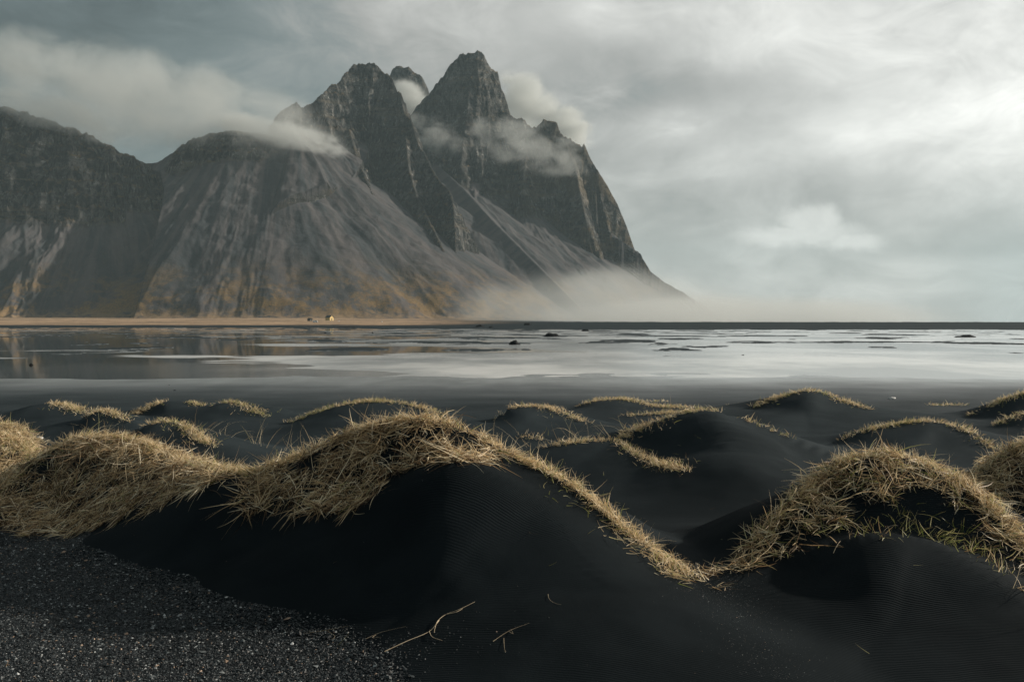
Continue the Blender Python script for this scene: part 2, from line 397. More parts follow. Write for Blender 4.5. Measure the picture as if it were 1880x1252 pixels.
# ------------------------------------------------------------------ dunes
# crest: photo x, photo y, distance ; wf / wb: half width towards / away from the camera
DUNES = [
 # big dune in the middle: grassy crest, then the bare sand shoulder in front of it
 dict(wf=(0.55, 1.35), wb=0.95, p=1.6, P=[(440,890,6.9),(520,855,6.9),(600,818,6.8),(650,795,6.8),(700,780,6.8),(780,773,6.7),(850,790,6.6),(930,833,6.5),(1030,883,6.3),(1100,933,6.1),(1160,988,5.9),(1220,1038,5.8),(1290,1082,5.6)]),
 dict(wf=(0.6, 1.15), wb=0.8, p=1.8, P=[(600,975,6.1),(640,958,6.1),(700,915,6.1),(770,868,6.1),(850,850,6.05),(930,885,5.95),(1000,940,5.8),(1060,1010,5.5),(1120,1090,5.1)]),
 # sand apron running left from it
 dict(wf=(0.5, 0.3), wb=0.5, p=1.9, P=[(420,905,6.75),(340,930,6.85),(260,958,7.0),(200,978,7.1),(150,1000,7.4)]),
 # grassy mound on the left
 dict(wf=0.62, wb=0.7, p=2.1, P=[(10,925,8.3),(60,868,8.6),(100,826,8.8),(160,805,8.8),(230,810,8.6),(290,830,8.3),(340,853,7.9),(385,862,7.4),(440,890,6.9)]),
 # mounds at the left edge
 dict(wf=0.8, wb=0.8, p=1.7, P=[(-120,800,9.4),(-40,790,9.6),(0,800,9.7),(40,822,9.6),(75,858,9.2)]),
 dict(wf=0.7, wb=0.8, p=1.6, P=[(-60,778,11.2),(0,780,11.2),(30,788,11.2),(60,812,11.1)]),
 # big dune on the right
 dict(wf=1.0, wb=0.95, p=1.5, P=[(1310,1052,5.9),(1380,1004,6.0),(1440,934,6.2),(1500,884,6.4),(1560,845,6.5),(1640,836,6.5),(1700,855,6.4),(1760,884,6.2),(1820,934,6.0),(1880,1004,5.7),(1960,1084,5.4)]),
 dict(wf=0.95, wb=0.7, p=1.6, P=[(1440,1050,5.7),(1520,1005,5.7),(1600,982,5.65),(1690,990,5.6),(1790,1040,5.35),(1900,1120,5.0)]),
 # grassy mound at the right edge
 dict(wf=0.9, wb=0.8, p=1.7, P=[(1790,880,8.2),(1830,845,8.2),(1880,818,8.2),(1950,800,8.2),(2060,830,8.0)]),
 # middle distance
 dict(wf=1.3, wb=1.5, p=1.85, P=[(1130,818,11.0),(1170,792,11.2),(1230,768,11.2),(1290,757,11.2),(1340,765,11.2),(1400,785,11.0),(1470,812,10.8),(1540,842,10.6)]),
 dict(wf=0.95, wb=0.8, p=1.85, P=[(1310,770,10.9),(1330,785,10.5),(1340,830,9.9)]),
 dict(wf=1.2, wb=1.0, p=1.85, P=[(960,830,10.9),(1000,824,10.9),(1060,816,10.9),(1130,818,10.9),(1160,838,10.5),(1200,870,10.1),(1250,905,9.6)]),
 dict(wf=1.6, wb=1.4, p=1.85, P=[(535,778,15.0),(575,762,15.0),(620,746,15.0),(680,738,15.0),(740,742,14.8),(790,755,14.6),(830,772,14.4)]),
 dict(wf=1.5, wb=1.2, p=1.85, P=[(905,776,14.4),(940,750,14.4),(1000,749,14.4),(1040,763,14.2),(1080,780,13.9)]),
 dict(wf=1.8, wb=1.5, p=1.85, P=[(1055,752,18),(1090,738,18),(1150,735,18),(1200,747,17.6),(1280,752,17)]),
 dict(wf=1.9, wb=1.6, p=1.85, P=[(1380,752,16.6),(1430,730,16.8),(1490,718,16.8),(1545,736,16.5),(1600,756,16)]),
 dict(wf=1.5, wb=1.3, p=1.85, P=[(1530,816,12.6),(1600,790,12.6),(1700,775,12.6),(1770,790,12.3),(1820,825,11.8)]),
 dict(wf=1.4, wb=1.2, p=1.85, P=[(1775,768,16),(1830,742,16),(1890,720,16),(1960,712,16)]),
 dict(wf=1.3, wb=1.0, p=1.85, P=[(1825,783,13.6),(1880,762,13.6),(1950,755,13.6)]),
 dict(wf=1.2, wb=1.2, p=1.85, P=[(20,756,16),(80,742,16),(140,752,15.6),(155,770,15)]),
 dict(wf=0.9, wb=0.9, p=1.6, P=[(145,772,14),(185,755,14),(215,762,13.8),(245,782,13.4)]),
 dict(wf=1.3, wb=1.3, p=1.85, P=[(240,768,16.5),(290,741,16.8),(340,738,16.8),(375,747,16.6),(430,740,16.5),(490,770,15.6)]),
 dict(wf=1.1, wb=1.0, p=1.85, P=[(235,795,12.0),(300,775,12.0),(345,788,11.8),(400,826,11.0)]),
]
def smooth_line(P, step):
    """Catmull-Rom through the traced points, resampled"""
    Q = [P[0]]
    for i in range(len(P) - 1):
        p0 = P[max(i - 1, 0)]; p1 = P[i]; p2 = P[i + 1]; p3 = P[min(i + 2, len(P) - 1)]
        n = max(2, int(np.linalg.norm(p2 - p1) / step))
        for k in range(1, n + 1):
            t = k / n
            Q.append(0.5 * ((2 * p1) + (p2 - p0) * t + (2 * p0 - 5 * p1 + 4 * p2 - p3) * t * t + (3 * p1 - p0 - 3 * p2 + p3) * t ** 3))
    return np.array(Q)
def dune_pts(P): return [px3(*p) for p in P]

def flat_z(X, Y):
    px = CX + F * X / np.maximum(Y, 1.0)
    # dry sand near the dunes, then wet flats where water stands in the hollows
    near = 0.03 * sstep(Y, 33, 20)
    hollow = -0.05 * sstep(Y, 28, 46) * sstep(Y, 330, 235)
    hollow = hollow * (1.0 + 0.0 * px)
    bars = 0.030 * fbm(X / 13 + 2, Y / 15, 5, 0.55) + 0.016 * fbm(X / 3.1, Y / 4.2, 3)
    bars = bars * sstep(Y, 22, 40) + 0.035 * fbm(X / 16 + 8, Y / 5 + 3, 4) * sstep(Y, 24, 32) * sstep(Y, 60, 40)
    # dark bars towards the right far side
    lim = 225 + 110 * sstep(px, 1050, 600) + 12 * fbm(X / 40, Y / 40, 3)
    far = (0.13 + 0.22 * np.maximum(ridged(X / 28 + 4, Y / 22, 3), 0) * sstep(Y, lim + 10, lim + 60)) * sstep(Y, lim - 12, lim + 40)
    bars = bars + 0.10 * sstep(fbm(X / 7 + 31, Y / 13 + 4, 4) + 0.15 * np.exp(-((px - 1000) / 750) ** 2), 0.24, 0.36) * sstep(Y, 40, 60)
    sand_low = 0.012 * fbm(X / 2.3, Y / 2.3, 3) * sstep(Y, 60, 8)
    return near + hollow + bars + far + sand_low

DUNE_CACHE = {}
def ground_z(X, Y):
    Z = flat_z(X, Y) + foot_z(X, Y) * (Y > 200)
    near = (Y < 26)
    if near.any():
        x, y = X[near], Y[near]
        acc = np.zeros(x.shape)
        wx = x + 0.10 * fbm(x / 0.9, y / 0.9, 3); wy = y + 0.12 * fbm(x / 0.9 + 7, y / 0.9 + 3, 3)
        for k, D in enumerate(DUNES):
            P = smooth_line(np.array(dune_pts(D['P'])), 0.06 if D['P'][0][2] < 9 else 0.12)
            wm = max(np.max(D['wf']), D['wb'])
            bb = (x > P[:, 0].min() - 2.6 * wm) & (x < P[:, 0].max() + 2.6 * wm) & (y > P[:, 1].min() - 2.6 * wm) & (y < P[:, 1].max() + 2.6 * wm)
            idx = np.nonzero(bb)[0]
            for c0 in range(0, len(idx), 40000):
                ii = idx[c0:c0 + 40000]
                ax, ay = x[ii], y[ii]; bx, by = wx[ii], wy[ii]
                d2 = (ax[:, None] - P[None, :, 0]) ** 2 + (ay[:, None] - P[None, :, 1]) ** 2
                dmin = np.sqrt(d2.min(1))
                w4 = 1 / (d2 + 0.05 + 0.0 * d2) ** 4; w4 /= w4.sum(1, keepdims=True)
                w8 = 1 / (d2 + 0.002) ** 6; w8 /= w8.sum(1, keepdims=True)
                zc = (w8 * P[None, :, 2]).sum(1)
                my = (w4 * P[None, :, 1]).sum(1); mx = (w4 * P[None, :, 0]).sum(1)
                dw = np.sqrt(((bx[:, None] - P[None, :, 0]) ** 2 + (by[:, None] - P[None, :, 1]) ** 2).min(1))
                mixw = sstep(dmin, 0.1, 0.6); dd = dmin * (1 - mixw) + dw * mixw
                dn = np.sqrt((ax - mx) ** 2 + (ay - my) ** 2) + 0.15
                f = sstep((ay - my) / dn, -0.6, 0.6)
                wfr = D['wf'] if not isinstance(D['wf'], tuple) else (w4 * np.linspace(D['wf'][0], D['wf'][1], len(P))[None]).sum(1)
                w = wfr * (1 - f) + D['wb'] * f
                q = np.sqrt(dd * dd + 0.0012) / w
                h = np.maximum(zc, 0) * np.exp(-q ** D['p'])
                acc[ii] += np.maximum(h, 0) ** 7
        Z = Z.copy(); Z[near] = Z[near] * np.exp(-np.minimum((acc ** (1 / 7.)) * 4, 30)) + acc ** (1 / 7.)
    return Z

APEX = 4.0
r1 = np.exp(np.arange(math.log(1.2), math.log(26), 0.0052)); r2 = np.exp(np.arange(math.log(r1[-1]) + 0.012, math.log(7000), 0.0125))
GR = np.concatenate([r1, r2]); GU = np.linspace(-0.86, 0.86, 760)
GRr, GUu = np.meshgrid(GR, GU, indexing='ij')
GX, GY = (GRr + APEX) * GUu, GRr
GZ = ground_z(GX, GY)
def z_at(x, y):
    """height of the ground sheet under points"""
    x = np.asarray(x, float); y = np.asarray(y, float)
    u = x / (y + APEX); i = np.interp(y, GR, np.arange(len(GR))); j = (u - GU[0]) / (GU[1] - GU[0])
    i = np.clip(i, 0, len(GR) - 1.001); j = np.clip(j, 0, len(GU) - 1.001)
    i0 = i.astype(int); j0 = j.astype(int); a = i - i0; b = j - j0
    return ((GZ[i0, j0] * (1 - b) + GZ[i0, j0 + 1] * b) * (1 - a) + (GZ[i0 + 1, j0] * (1 - b) + GZ[i0 + 1, j0 + 1] * b) * a)
def grad_at(x, y, e=0.03):
    return (z_at(x + e, y) - z_at(x - e, y)) / (2 * e), (z_at(x, y + e) - z_at(x, y - e)) / (2 * e)
def proj(x, y, z): return CX + F * x / y, HY - F * (z - EYE) / y

def in_poly(px, py, poly):
    inside = np.zeros(px.shape, bool); n = len(poly)
    for i in range(n):
        x1, y1 = poly[i]; x2, y2 = poly[(i + 1) % n]
        c = ((y1 > py) != (y2 > py)) & (px < (x2 - x1) * (py - y1) / (y2 - y1 + 1e-12) + x1)
        inside ^= c
    return inside
# edge of the gravel flat, world outline from its ground line
GRAVEL_EDGE = [(-900,1000),(60,992),(150,1004),(190,1045),(255,1078),(340,1108),(450,1138),(560,1180),(640,1212),(700,1250),(760,1330),(760,3000),(-900,3000)]

def sand_mat():
    m, nt, b = material("black_sand", 0.75, 0.12)
    geo = nt.new('ShaderNodeNewGeometry'); pos = geo.outputs['Position']
    at = lambda n: nt.new('ShaderNodeAttribute', attribute_name=n).outputs['Fac']
    wet, pale, grav = at('wet'), at('pale'), at('gravel')
    nA = nt.noise(pos, 0.9, 5, 0.6); nB = nt.noise(pos, 14, 4, 0.6); nG = nt.noise(pos, 240, 2, 0.7)
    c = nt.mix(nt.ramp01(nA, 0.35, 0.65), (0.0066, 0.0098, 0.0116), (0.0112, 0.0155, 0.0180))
    far = nt.ramp01(nt.sep(pos)[1], 7, 13)  # dark near slopes, paler flats: shade and wet sheen put into the sand colour
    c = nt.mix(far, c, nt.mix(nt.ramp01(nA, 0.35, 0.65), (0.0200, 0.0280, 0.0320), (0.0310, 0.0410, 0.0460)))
    c = nt.mix(nt.ramp01(nG, 0.62, 0.82), c, (0.035, 0.039, 0.040))
    # pale shore grass flat on the left
    ps = nt.noise(nt.mapping(pos, (0.02, 0.06, 1)), 1.0, 5, 0.6)
    pc = nt.mix(nt.ramp01(ps, 0.35, 0.65), (0.50, 0.35, 0.23), (0.17, 0.13, 0.09))
    c = nt.mix(pale, c, pc)
    gc = nt.mix(nt.ramp01(nB, 0.35, 0.65), (0.010, 0.012, 0.013), (0.030, 0.034, 0.036))
    c = nt.mix(grav, c, gc)
    w2 = nt.math('MULTIPLY', nt.math('MULTIPLY', nt.math('POWER', wet, 3.2), 0.68), nt.ramp01(nt.noise(nt.mapping(pos, (0.5, 0.16, 1)), 1.0, 5, 0.6), 0.30, 0.70, 0.45, 1.0))
    nt.l.new(nt.math('MULTIPLY', w2, 0.95), b.inputs['Metallic'])
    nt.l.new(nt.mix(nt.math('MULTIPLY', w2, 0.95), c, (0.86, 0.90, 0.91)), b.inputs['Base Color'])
    rg = nt.math('SUBTRACT', 0.8, nt.math('MULTIPLY', wet, 0.56))
    nt.l.new(rg, b.inputs['Roughness'])
    nt.l.new(nt.math('MULTIPLY_ADD', wet, 0.25, 0.03), b.inputs['Specular IOR Level'])
    # wind ripples and grains
    dwn = nt.new('ShaderNodeVectorMath', operation='ADD')
    wv = nt.new('ShaderNodeTexWave', wave_type='BANDS', bands_direction='Y')
    nt.l.new(nt.mapping(pos, (1, 1, 0.6), rot=(0, 0, R(18))), wv.inputs['Vector'])
    wv.inputs['Scale'].default_value = 19; wv.inputs['Distortion'].default_value = 5.0
    wv.inputs['Detail'].default_value = 2.0; wv.inputs['Detail Scale'].default_value = 0.35
    rip = nt.math('MULTIPLY', wv.outputs['Fac'], nt.math('MULTIPLY', nt.ramp01(nt.noise(pos, 0.8, 2), 0.38, 0.62), 0.0021))
    yy = nt.sep(pos)[1]
    dry = nt.math('SUBTRACT', 1.0, wet)
    h = nt.math('ADD', nt.math('MULTIPLY', rip, dry), nt.math('MULTIPLY', nt.noise(pos, 90, 3, 0.7), 0.0012))
    h = nt.math('ADD', h, nt.math('MULTIPLY', nt.noise(pos, 2.2, 3), 0.012))
    h = nt.math('ADD', h, nt.math('MULTIPLY', nt.math('MULTIPLY', nB, grav), 0.03))
    nt.l.new(nt.bump(h, 0.9, 1.0), b.inputs['Normal'])
    return m
def build_ground():
    V = np.stack([GX, GY, GZ], -1)
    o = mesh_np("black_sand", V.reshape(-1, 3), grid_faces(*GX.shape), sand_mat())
    tag(o, "black sand plain and dunes running back to the foot of the mountain", kind='structure')
    px = CX + F * GX / GY
    wet = sstep(GY + 2.5 * fbm(GX / 6, GY / 3, 3), 15, 33.5) * sstep(GY, 235, 200)
    wet = wet * (1 - 0.85 * sstep(GZ, 0.004, 0.016) * sstep(GY, 38, 50))      # bars that stand proud of the film have drained
    fattr(o, 'wet', wet)
    pale = sstep(GZ + 0.25 * fbm(GX / 30, GY / 60, 3), 0.35, 0.8) * sstep(GY, 330, 420) * sstep(px, 1000, 700)
    fattr(o, 'pale', pale)
    pyg = HY + F * EYE / GY
    g = in_poly(px + 14 * fbm(GX * 3, GY * 3, 3), pyg + 10 * fbm(GX * 4 + 5, GY * 4, 3), GRAVEL_EDGE) * (GZ < 0.10)
    fattr(o, 'gravel', g.astype(float))

def build_water():
    m, nt, b = material("shallow_water", 0.05, 0.5, (0.012, 0.016, 0.017))
    geo = nt.new('ShaderNodeNewGeometry'); pos = geo.outputs['Position']
    x, y, z = nt.sep(pos)[:3]
    b.inputs['IOR'].default_value = 1.6
    n = nt.noise(nt.mapping(pos, (0.045, 0.055, 1), (3.3, 2.1, 0)), 1.0, 4, 0.55)
    px = nt.math('DIVIDE', x, y)
    right = nt.ramp01(px, -0.34, 0.06)
    nr_ = nt.ramp01(nt.math('MULTIPLY_ADD', right, 0.17, n), 0.575, 0.61)
    close = nt.math('MULTIPLY', nt.ramp01(y, 36, 46, 1.0, 0.0), nt.ramp01(px, -0.5, -0.05, 0.1, 0.7))
    rough = nt.math('MAXIMUM', nt.math('MAXIMUM', nr_, close), nt.ramp01(px, -0.02, 0.10, 0.0, 0.9))
    rg = nt.math('MULTIPLY_ADD', rough, 0.20, 0.03)
    nt.l.new(nt.math('MULTIPLY', nt.math('MULTIPLY', rough, nt.ramp01(y, 33, 66, 0.0, 1.0)), nt.ramp01(px, -0.35, 0.0, 0.45, 0.85)), b.inputs['Metallic'])
    nt.l.new(nt.mix(rough, (0.012, 0.016, 0.017), nt.mix(nt.ramp01(nt.noise(nt.mapping(pos, (0.09, 0.05, 1)), 1.0, 5, 0.6), 0.38, 0.62), (0.40, 0.43, 0.44), (0.93, 0.94, 0.93))), b.inputs['Base Color'])
    nt.l.new(rg, b.inputs['Roughness'])
    h = nt.math('MULTIPLY', nt.noise(nt.mapping(pos, (1, 0.6, 1)), 1.6, 3, 0.5), nt.math('MULTIPLY_ADD', rough, 0.004, 0.0008))
    nt.l.new(nt.bump(h, 1.0, 1.0), b.inputs['Normal'])
    rows = np.array([24, 30, 60, 120, 240, 480.]); us = np.linspace(-0.95, 0.95, 9)
    Rr, U = np.meshgrid(rows, us, indexing='ij')
    V = np.stack([(Rr + APEX) * U, Rr, np.zeros_like(Rr)], -1)
    o = mesh_np("water", V.reshape(-1, 3), grid_faces(*Rr.shape), m)
    tag(o, "thin sheet of still water on the black sand flat mirroring mountain and sky", kind='structure')
build_ground()
build_water()
build_mountain()


def ray_r(px, py, rmin=3.0, rmax=1200):
    """distance at which the line of sight through a photo pixel meets the ground sheet"""
    r = np.exp(np.linspace(math.log(rmin), math.log(rmax), 6000))
    z = EYE + r * (HY - py) / F
    hit = np.nonzero(z_at(r * (px - CX) / F, r) >= z)[0]
    return float(r[hit[0]]) if len(hit) else float(rmax)
def on_ground(px, py, **k):
    r = ray_r(px, py, **k); x = r * (px - CX) / F
    return x, r, float(z_at(x, r))

# ------------------------------------------------------------------ grass
def grass_mat():
    m = bpy.data.materials.new("marram_grass"); m.use_nodes = True; nt = NT(m.node_tree)
    b = nt.n['Principled BSDF']; out = nt.n['Material Output']
    at = lambda n: nt.new('ShaderNodeAttribute', attribute_name=n).outputs['Fac']
    rnd, gr, tt = at('rnd'), at('green'), at('along')
    cr = nt.new('ShaderNodeValToRGB'); nt.l.new(rnd, cr.inputs[0]); e = cr.color_ramp.elements
    e[0].position = 0.0; e[0].color = (0.06, 0.036, 0.020, 1); e[1].position = 1.0; e[1].color = (0.95, 0.85, 0.63, 1)
    for p, c in ((0.25, (0.24, 0.155, 0.080)), (0.55, (0.58, 0.43, 0.245)), (0.8, (0.84, 0.68, 0.43))):
        q = e.new(p); q.color = (*c, 1)
    g = nt.mix(rnd, (0.13, 0.17, 0.040), (0.34, 0.36, 0.11))
    g = nt.mix(nt.ramp01(tt, 0.55, 1.0), g, (0.50, 0.42, 0.2))
    c = nt.mix(gr, cr.outputs[0], g)
    nt.l.new(c, b.inputs['Base Color']); b.inputs['Roughness'].default_value = 0.5; b.inputs['Specular IOR Level'].default_value = 0.35
    tr = nt.new('ShaderNodeBsdfTranslucent'); nt.l.new(c, tr.inputs[0])
    mx = nt.new('ShaderNodeMixShader'); mx.inputs[0].default_value = 0.38
    nt.l.new(b.outputs[0], mx.inputs[1]); nt.l.new(tr.outputs[0], mx.inputs[2]); nt.l.new(mx.outputs[0], out.inputs[0])
    return m
BL = []      # batches of blades: base, dir, bend vector, length, width, rnd, green
def unit(v): return v / np.maximum(np.linalg.norm(v, axis=-1, keepdims=True), 1e-9)
def blades(x, y, up, down, L, W, green=0.05, azim=None, spread=1.0, sag=0.5, lift=0.03, rlo=0.0, rhi=1.0, tone=0.0, Lmul=1.0, curl=0.45):  # rlo raised on crest fringes paints their sunlit highlights into the blade colour
    """up: how far blades stand off the surface; down: how strongly they fall down the slope"""
    n = len(x)
    if n == 0: return
    z = z_at(x, y); gx, gy = grad_at(x, y)
    N = unit(np.stack([-gx, -gy, np.ones(n)], -1))
    dn = np.stack([-gx, -gy, -(gx * gx + gy * gy)], -1)
    dn = dn / np.maximum(np.linalg.norm(dn, axis=-1, keepdims=True), 0.35)
    # tuft direction from slow noise, plus scatter
    a0 = 2 * np.pi * fbm(x * 2.2 + 3, y * 2.2, 2) * 1.6
    if azim is not None: a0 = a0 * 0.3 + azim
    a = a0 + rng.normal(0, spread, n)
    h = np.stack([np.cos(a), np.sin(a), np.zeros(n)], -1)
    h = unit(h - N * (h * N).sum(-1, keepdims=True))
    U = np.clip(rng.normal(up, up * 0.45 + 0.08, n), -0.05, 2.5)[:, None]
    d0 = unit(h + dn * down + N * U)
    bend = (dn * 0.5 + np.array([0, 0, -1.0]) * 0.7) * (sag * rng.uniform(0.2, 1.6, n))[:, None] + rng.normal(0, curl, (n, 3))
    l = L * rng.uniform(0.45, 1.35, n) * np.exp(rng.normal(0, 0.18, n)); w = W * rng.uniform(0.6, 1.3, n)
    base = np.stack([x, y, z], -1) + N * (rng.uniform(0, 1.0, n) ** 1.5 * lift)[:, None]
    rn = np.clip(rng.uniform(rlo, rhi, n) + tone, 0, 1); l = l * Lmul
    gprob = green * (1 + 1.5 * fbm(x * 1.7 + 20, y * 1.7, 2))
    g = (rng.random(n) < gprob) * rng.uniform(0.5, 1.0, n)
    BL.append((base, d0, bend, l, w, rn, g))

def mat_patch(poly, density, region, **kw):
    x0, x1, y0, y1 = region
    n = int(density * (x1 - x0) * (y1 - y0))
    x = rng.uniform(x0, x1, n); y = rng.uniform(y0, y1, n)
    z = z_at(x, y); px, py = proj(x, y, z)
    px2 = px + 9 * fbm(x * 4, y * 4, 2); py2 = py + 14 * fbm(x * 3.5 + 9, y * 3.5, 3)
    k = in_poly(px2, py2, poly) & (z > 0.02)
    gx, gy = grad_at(x, y)
    facing = (gx * x + gy * y - (z - EYE) * 1.0) * 1.0      # positive where the surface turns to the eye
    k &= (facing > 0) | (rng.random(n) < 0.16)
    k &= rng.random(n) < np.clip(0.66 + 2.5 * fbm(x * 5, y * 5, 3), 0.04, 1)
    x, y = x[k], y[k]; nt_ = max(1, len(x) // 13); c = rng.integers(0, nt_, len(x))
    # two blades in three grow from shared tufts, the rest lie loose between them
    tuft = rng.random(len(x)) < 0.7
    r_ = 0.013 + 0.012 * rng.random(len(x))
    x = np.where(tuft, x[c] + rng.normal(0, 1, len(x)) * r_, x); y = np.where(tuft, y[c] + rng.normal(0, 1, len(x)) * r_, y)
    ang = rng.uniform(0, 2 * np.pi, nt_)[c]; tone = rng.normal(0, 0.22, nt_)[c]; ll = np.exp(rng.normal(0, 0.3, nt_))[c]
    blades(x, y, azim=np.where(tuft, ang, rng.uniform(0, 2 * np.pi, len(x))), tone=tone, Lmul=np.where(tuft, ll, 1.0), **kw)
def band(P, half, per_m, shift=0.0, ragged=0.5, **kw):
    Q = smooth_line(np.array([px3(*p) for p in P]), 0.03)
    seg = np.linalg.norm(np.diff(Q[:, :2], axis=0), axis=1); cs = np.concatenate([[0], np.cumsum(seg)])
    n = int(cs[-1] * per_m); t = rng.uniform(0, cs[-1], n)
    x = np.interp(t, cs, Q[:, 0]); y = np.interp(t, cs, Q[:, 1])
    # skip stretches, so that the line of grass is broken
    keep = rng.random(n) < np.clip(0.75 + 1.3 * ragged * fbm(t * 1.9 + P[0][0], t * 0 + P[0][1], 3), 0.04, 1)
    ends = np.minimum(t, cs[-1] - t) / (0.22 * min(cs[-1], 2.0))
    keep &= rng.random(n) < np.clip(ends, 0.06, 1)
    i = np.clip(np.searchsorted(cs, t), 1, len(Q) - 1)
    tx = Q[i, 0] - Q[i - 1, 0]; ty = Q[i, 1] - Q[i - 1, 1]; tl = np.hypot(tx, ty) + 1e-9
    off = rng.normal(shift, half * (0.55 + 1.1 * np.abs(fbm(t * 2.2, t * 0 + P[0][0], 3))) * np.clip(0.45 + ends * 0.55, 0.45, 1), n)
    x = x - ty / tl * off; y = y + tx / tl * off
    blades(x[keep], y[keep], **kw)

NEAR = (-7.5, 6.5, 4.8, 10.6)
mat_patch([(-30,905),(60,850),(100,812),(160,790),(230,796),(290,816),(340,843),(385,848),(440,883),(520,848),(600,808),(650,786),(700,764),(780,758),(850,776),(900,810),(940,842),
           (880,852),(800,850),(730,868),(690,915),(640,942),(560,955),(500,948),(440,932),(405,898),(350,905),(290,932),(200,962),(120,985),(40,988),(0,965)],
          6600, (-4.9, 0.3, 5.6, 9.9), up=0.20, down=0.30, L=0.125, W=0.0056, green=0.02, sag=0.45, lift=0.035, spread=0.6, rlo=0.0)
# upright fringe over the same crest, coloured paler for its sunlit halo
band([(60,866,8.6),(100,826,8.8),(160,805,8.8),(230,810,8.6),(290,830,8.3),(340,853,7.9),(385,862,7.4),(440,890,6.9),(520,855,6.9),(600,818,6.8),(650,795,6.8),(700,780,6.8),(780,773,6.7),(850,790,6.6),(900,815,6.55)],
     0.05, 1300, ragged=0.35, up=0.75, down=0.1, L=0.085, W=0.0042, green=0.16, sag=0.35, rlo=0.45)
mat_patch([(-260,760),(0,774),(40,783),(62,812),(80,850),(40,885),(0,905),(-260,930)], 6500, (-7.2, -4.0, 8.2, 12.2),
          up=0.28, down=0.35, L=0.10, W=0.0056, green=0.12, sag=0.4, lift=0.05, rlo=0.25)
band([(-100,795,9.5),(0,800,9.7),(40,822,9.6),(75,858,9.2)], 0.08, 1200, up=0.8, down=0.1, L=0.09, W=0.005, green=0.2, rlo=0.4)
band([(-60,778,11.2),(0,780,11.2),(30,788,11.2),(60,812,11.1),(70,825,11.0)], 0.12, 1100, up=0.8, down=0.1, L=0.09, W=0.006, green=0.2, rlo=0.4)
mat_patch([(1772,888),(1820,838),(1880,805),(2150,785),(2150,990),(1880,960),(1830,915)], 6500, (3.4, 6.6, 6.6, 9.3),
          up=0.24, down=0.35, L=0.115, W=0.0056, green=0.04, sag=0.5, lift=0.05)
band([(1775,888,8.2),(1830,845,8.2),(1880,818,8.2),(1950,800,8.2)], 0.07, 1200, up=0.8, down=0.1, L=0.085, W=0.005, green=0.1, rlo=0.45)
# right descent of the middle dune: a dense bleached ribbon, coloured paler still to look sunlit
band([(850,792,6.6),(930,835,6.5),(1030,885,6.3),(1100,935,6.1),(1160,990,5.9),(1220,1040,5.8),(1270,1072,5.65),(1300,1092,5.55)],
     0.038, 1700, ragged=0.45, up=0.5, down=0.3, L=0.085, W=0.0040, green=0.10, sag=0.4, rlo=0.5)
band([(1130,965,6.0),(1160,1000,5.9),(1220,1045,5.75),(1290,1092,5.5)], 0.12, 900, up=0.5, down=0.6, L=0.10, W=0.004, green=0.15, rlo=0.3, shift=-0.08)
band([(900,850,6.4),(1000,890,6.3),(1100,950,6.05),(1200,1050,5.7)], 0.16, 130, up=0.8, down=0.3, L=0.07, W=0.004, green=0.8)
band([(1600,960,5.9),(1700,950,5.85),(1800,990,5.6),(1880,1060,5.35)], 0.16, 260, ragged=0.5, up=1.1, down=0.1, L=0.085, W=0.0042, green=0.9, sag=0.2)
band([(1285,1080,5.6),(1320,1055,5.75),(1350,1045,5.8),(1385,1020,5.9)], 0.05, 500, ragged=0.8, up=0.5, down=0.2, L=0.10, W=0.004, green=0.03)
band([(1300,1090,5.5),(1330,1120,5.4)], 0.05, 200, ragged=0.8, up=0.3, down=0.4, L=0.10, W=0.004, green=0.0)
# right dune
mat_patch([(1345,1048),(1380,990),(1440,922),(1500,872),(1560,828),(1640,818),(1700,838),(1760,868),(1820,918),(1880,985),(1960,1075),(1940,1100),(1870,1030),(1790,950),(1720,905),(1660,895),(1600,945),(1510,975),(1440,1028),(1380,1050)],
          5200, (1.1, 4.2, 5.0, 7.6), up=0.32, down=0.3, L=0.11, W=0.0054, green=0.14, sag=0.35, lift=0.035, spread=0.7, rlo=0.1)
band([(1380,1004,6.0),(1440,934,6.2),(1500,884,6.4),(1560,845,6.5),(1640,836,6.5),(1700,855,6.4),(1760,884,6.2),(1820,934,6.0),(1880,1004,5.7),(1960,1084,5.4)],
     0.05, 1100, ragged=0.3, up=0.7, down=0.2, L=0.085, W=0.0042, green=0.12, rlo=0.45)
mat_patch([(1480,985),(1590,935),(1650,890),(1750,895),(1830,950),(1960,1080),(1960,1180),(1880,1090),(1800,1035),(1700,985),(1600,990),(1500,1010)],
          620, (1.3, 4.4, 4.6, 7.0), up=1.0, down=0.2, L=0.085, W=0.004, green=0.85, sag=0.25, lift=0.0)
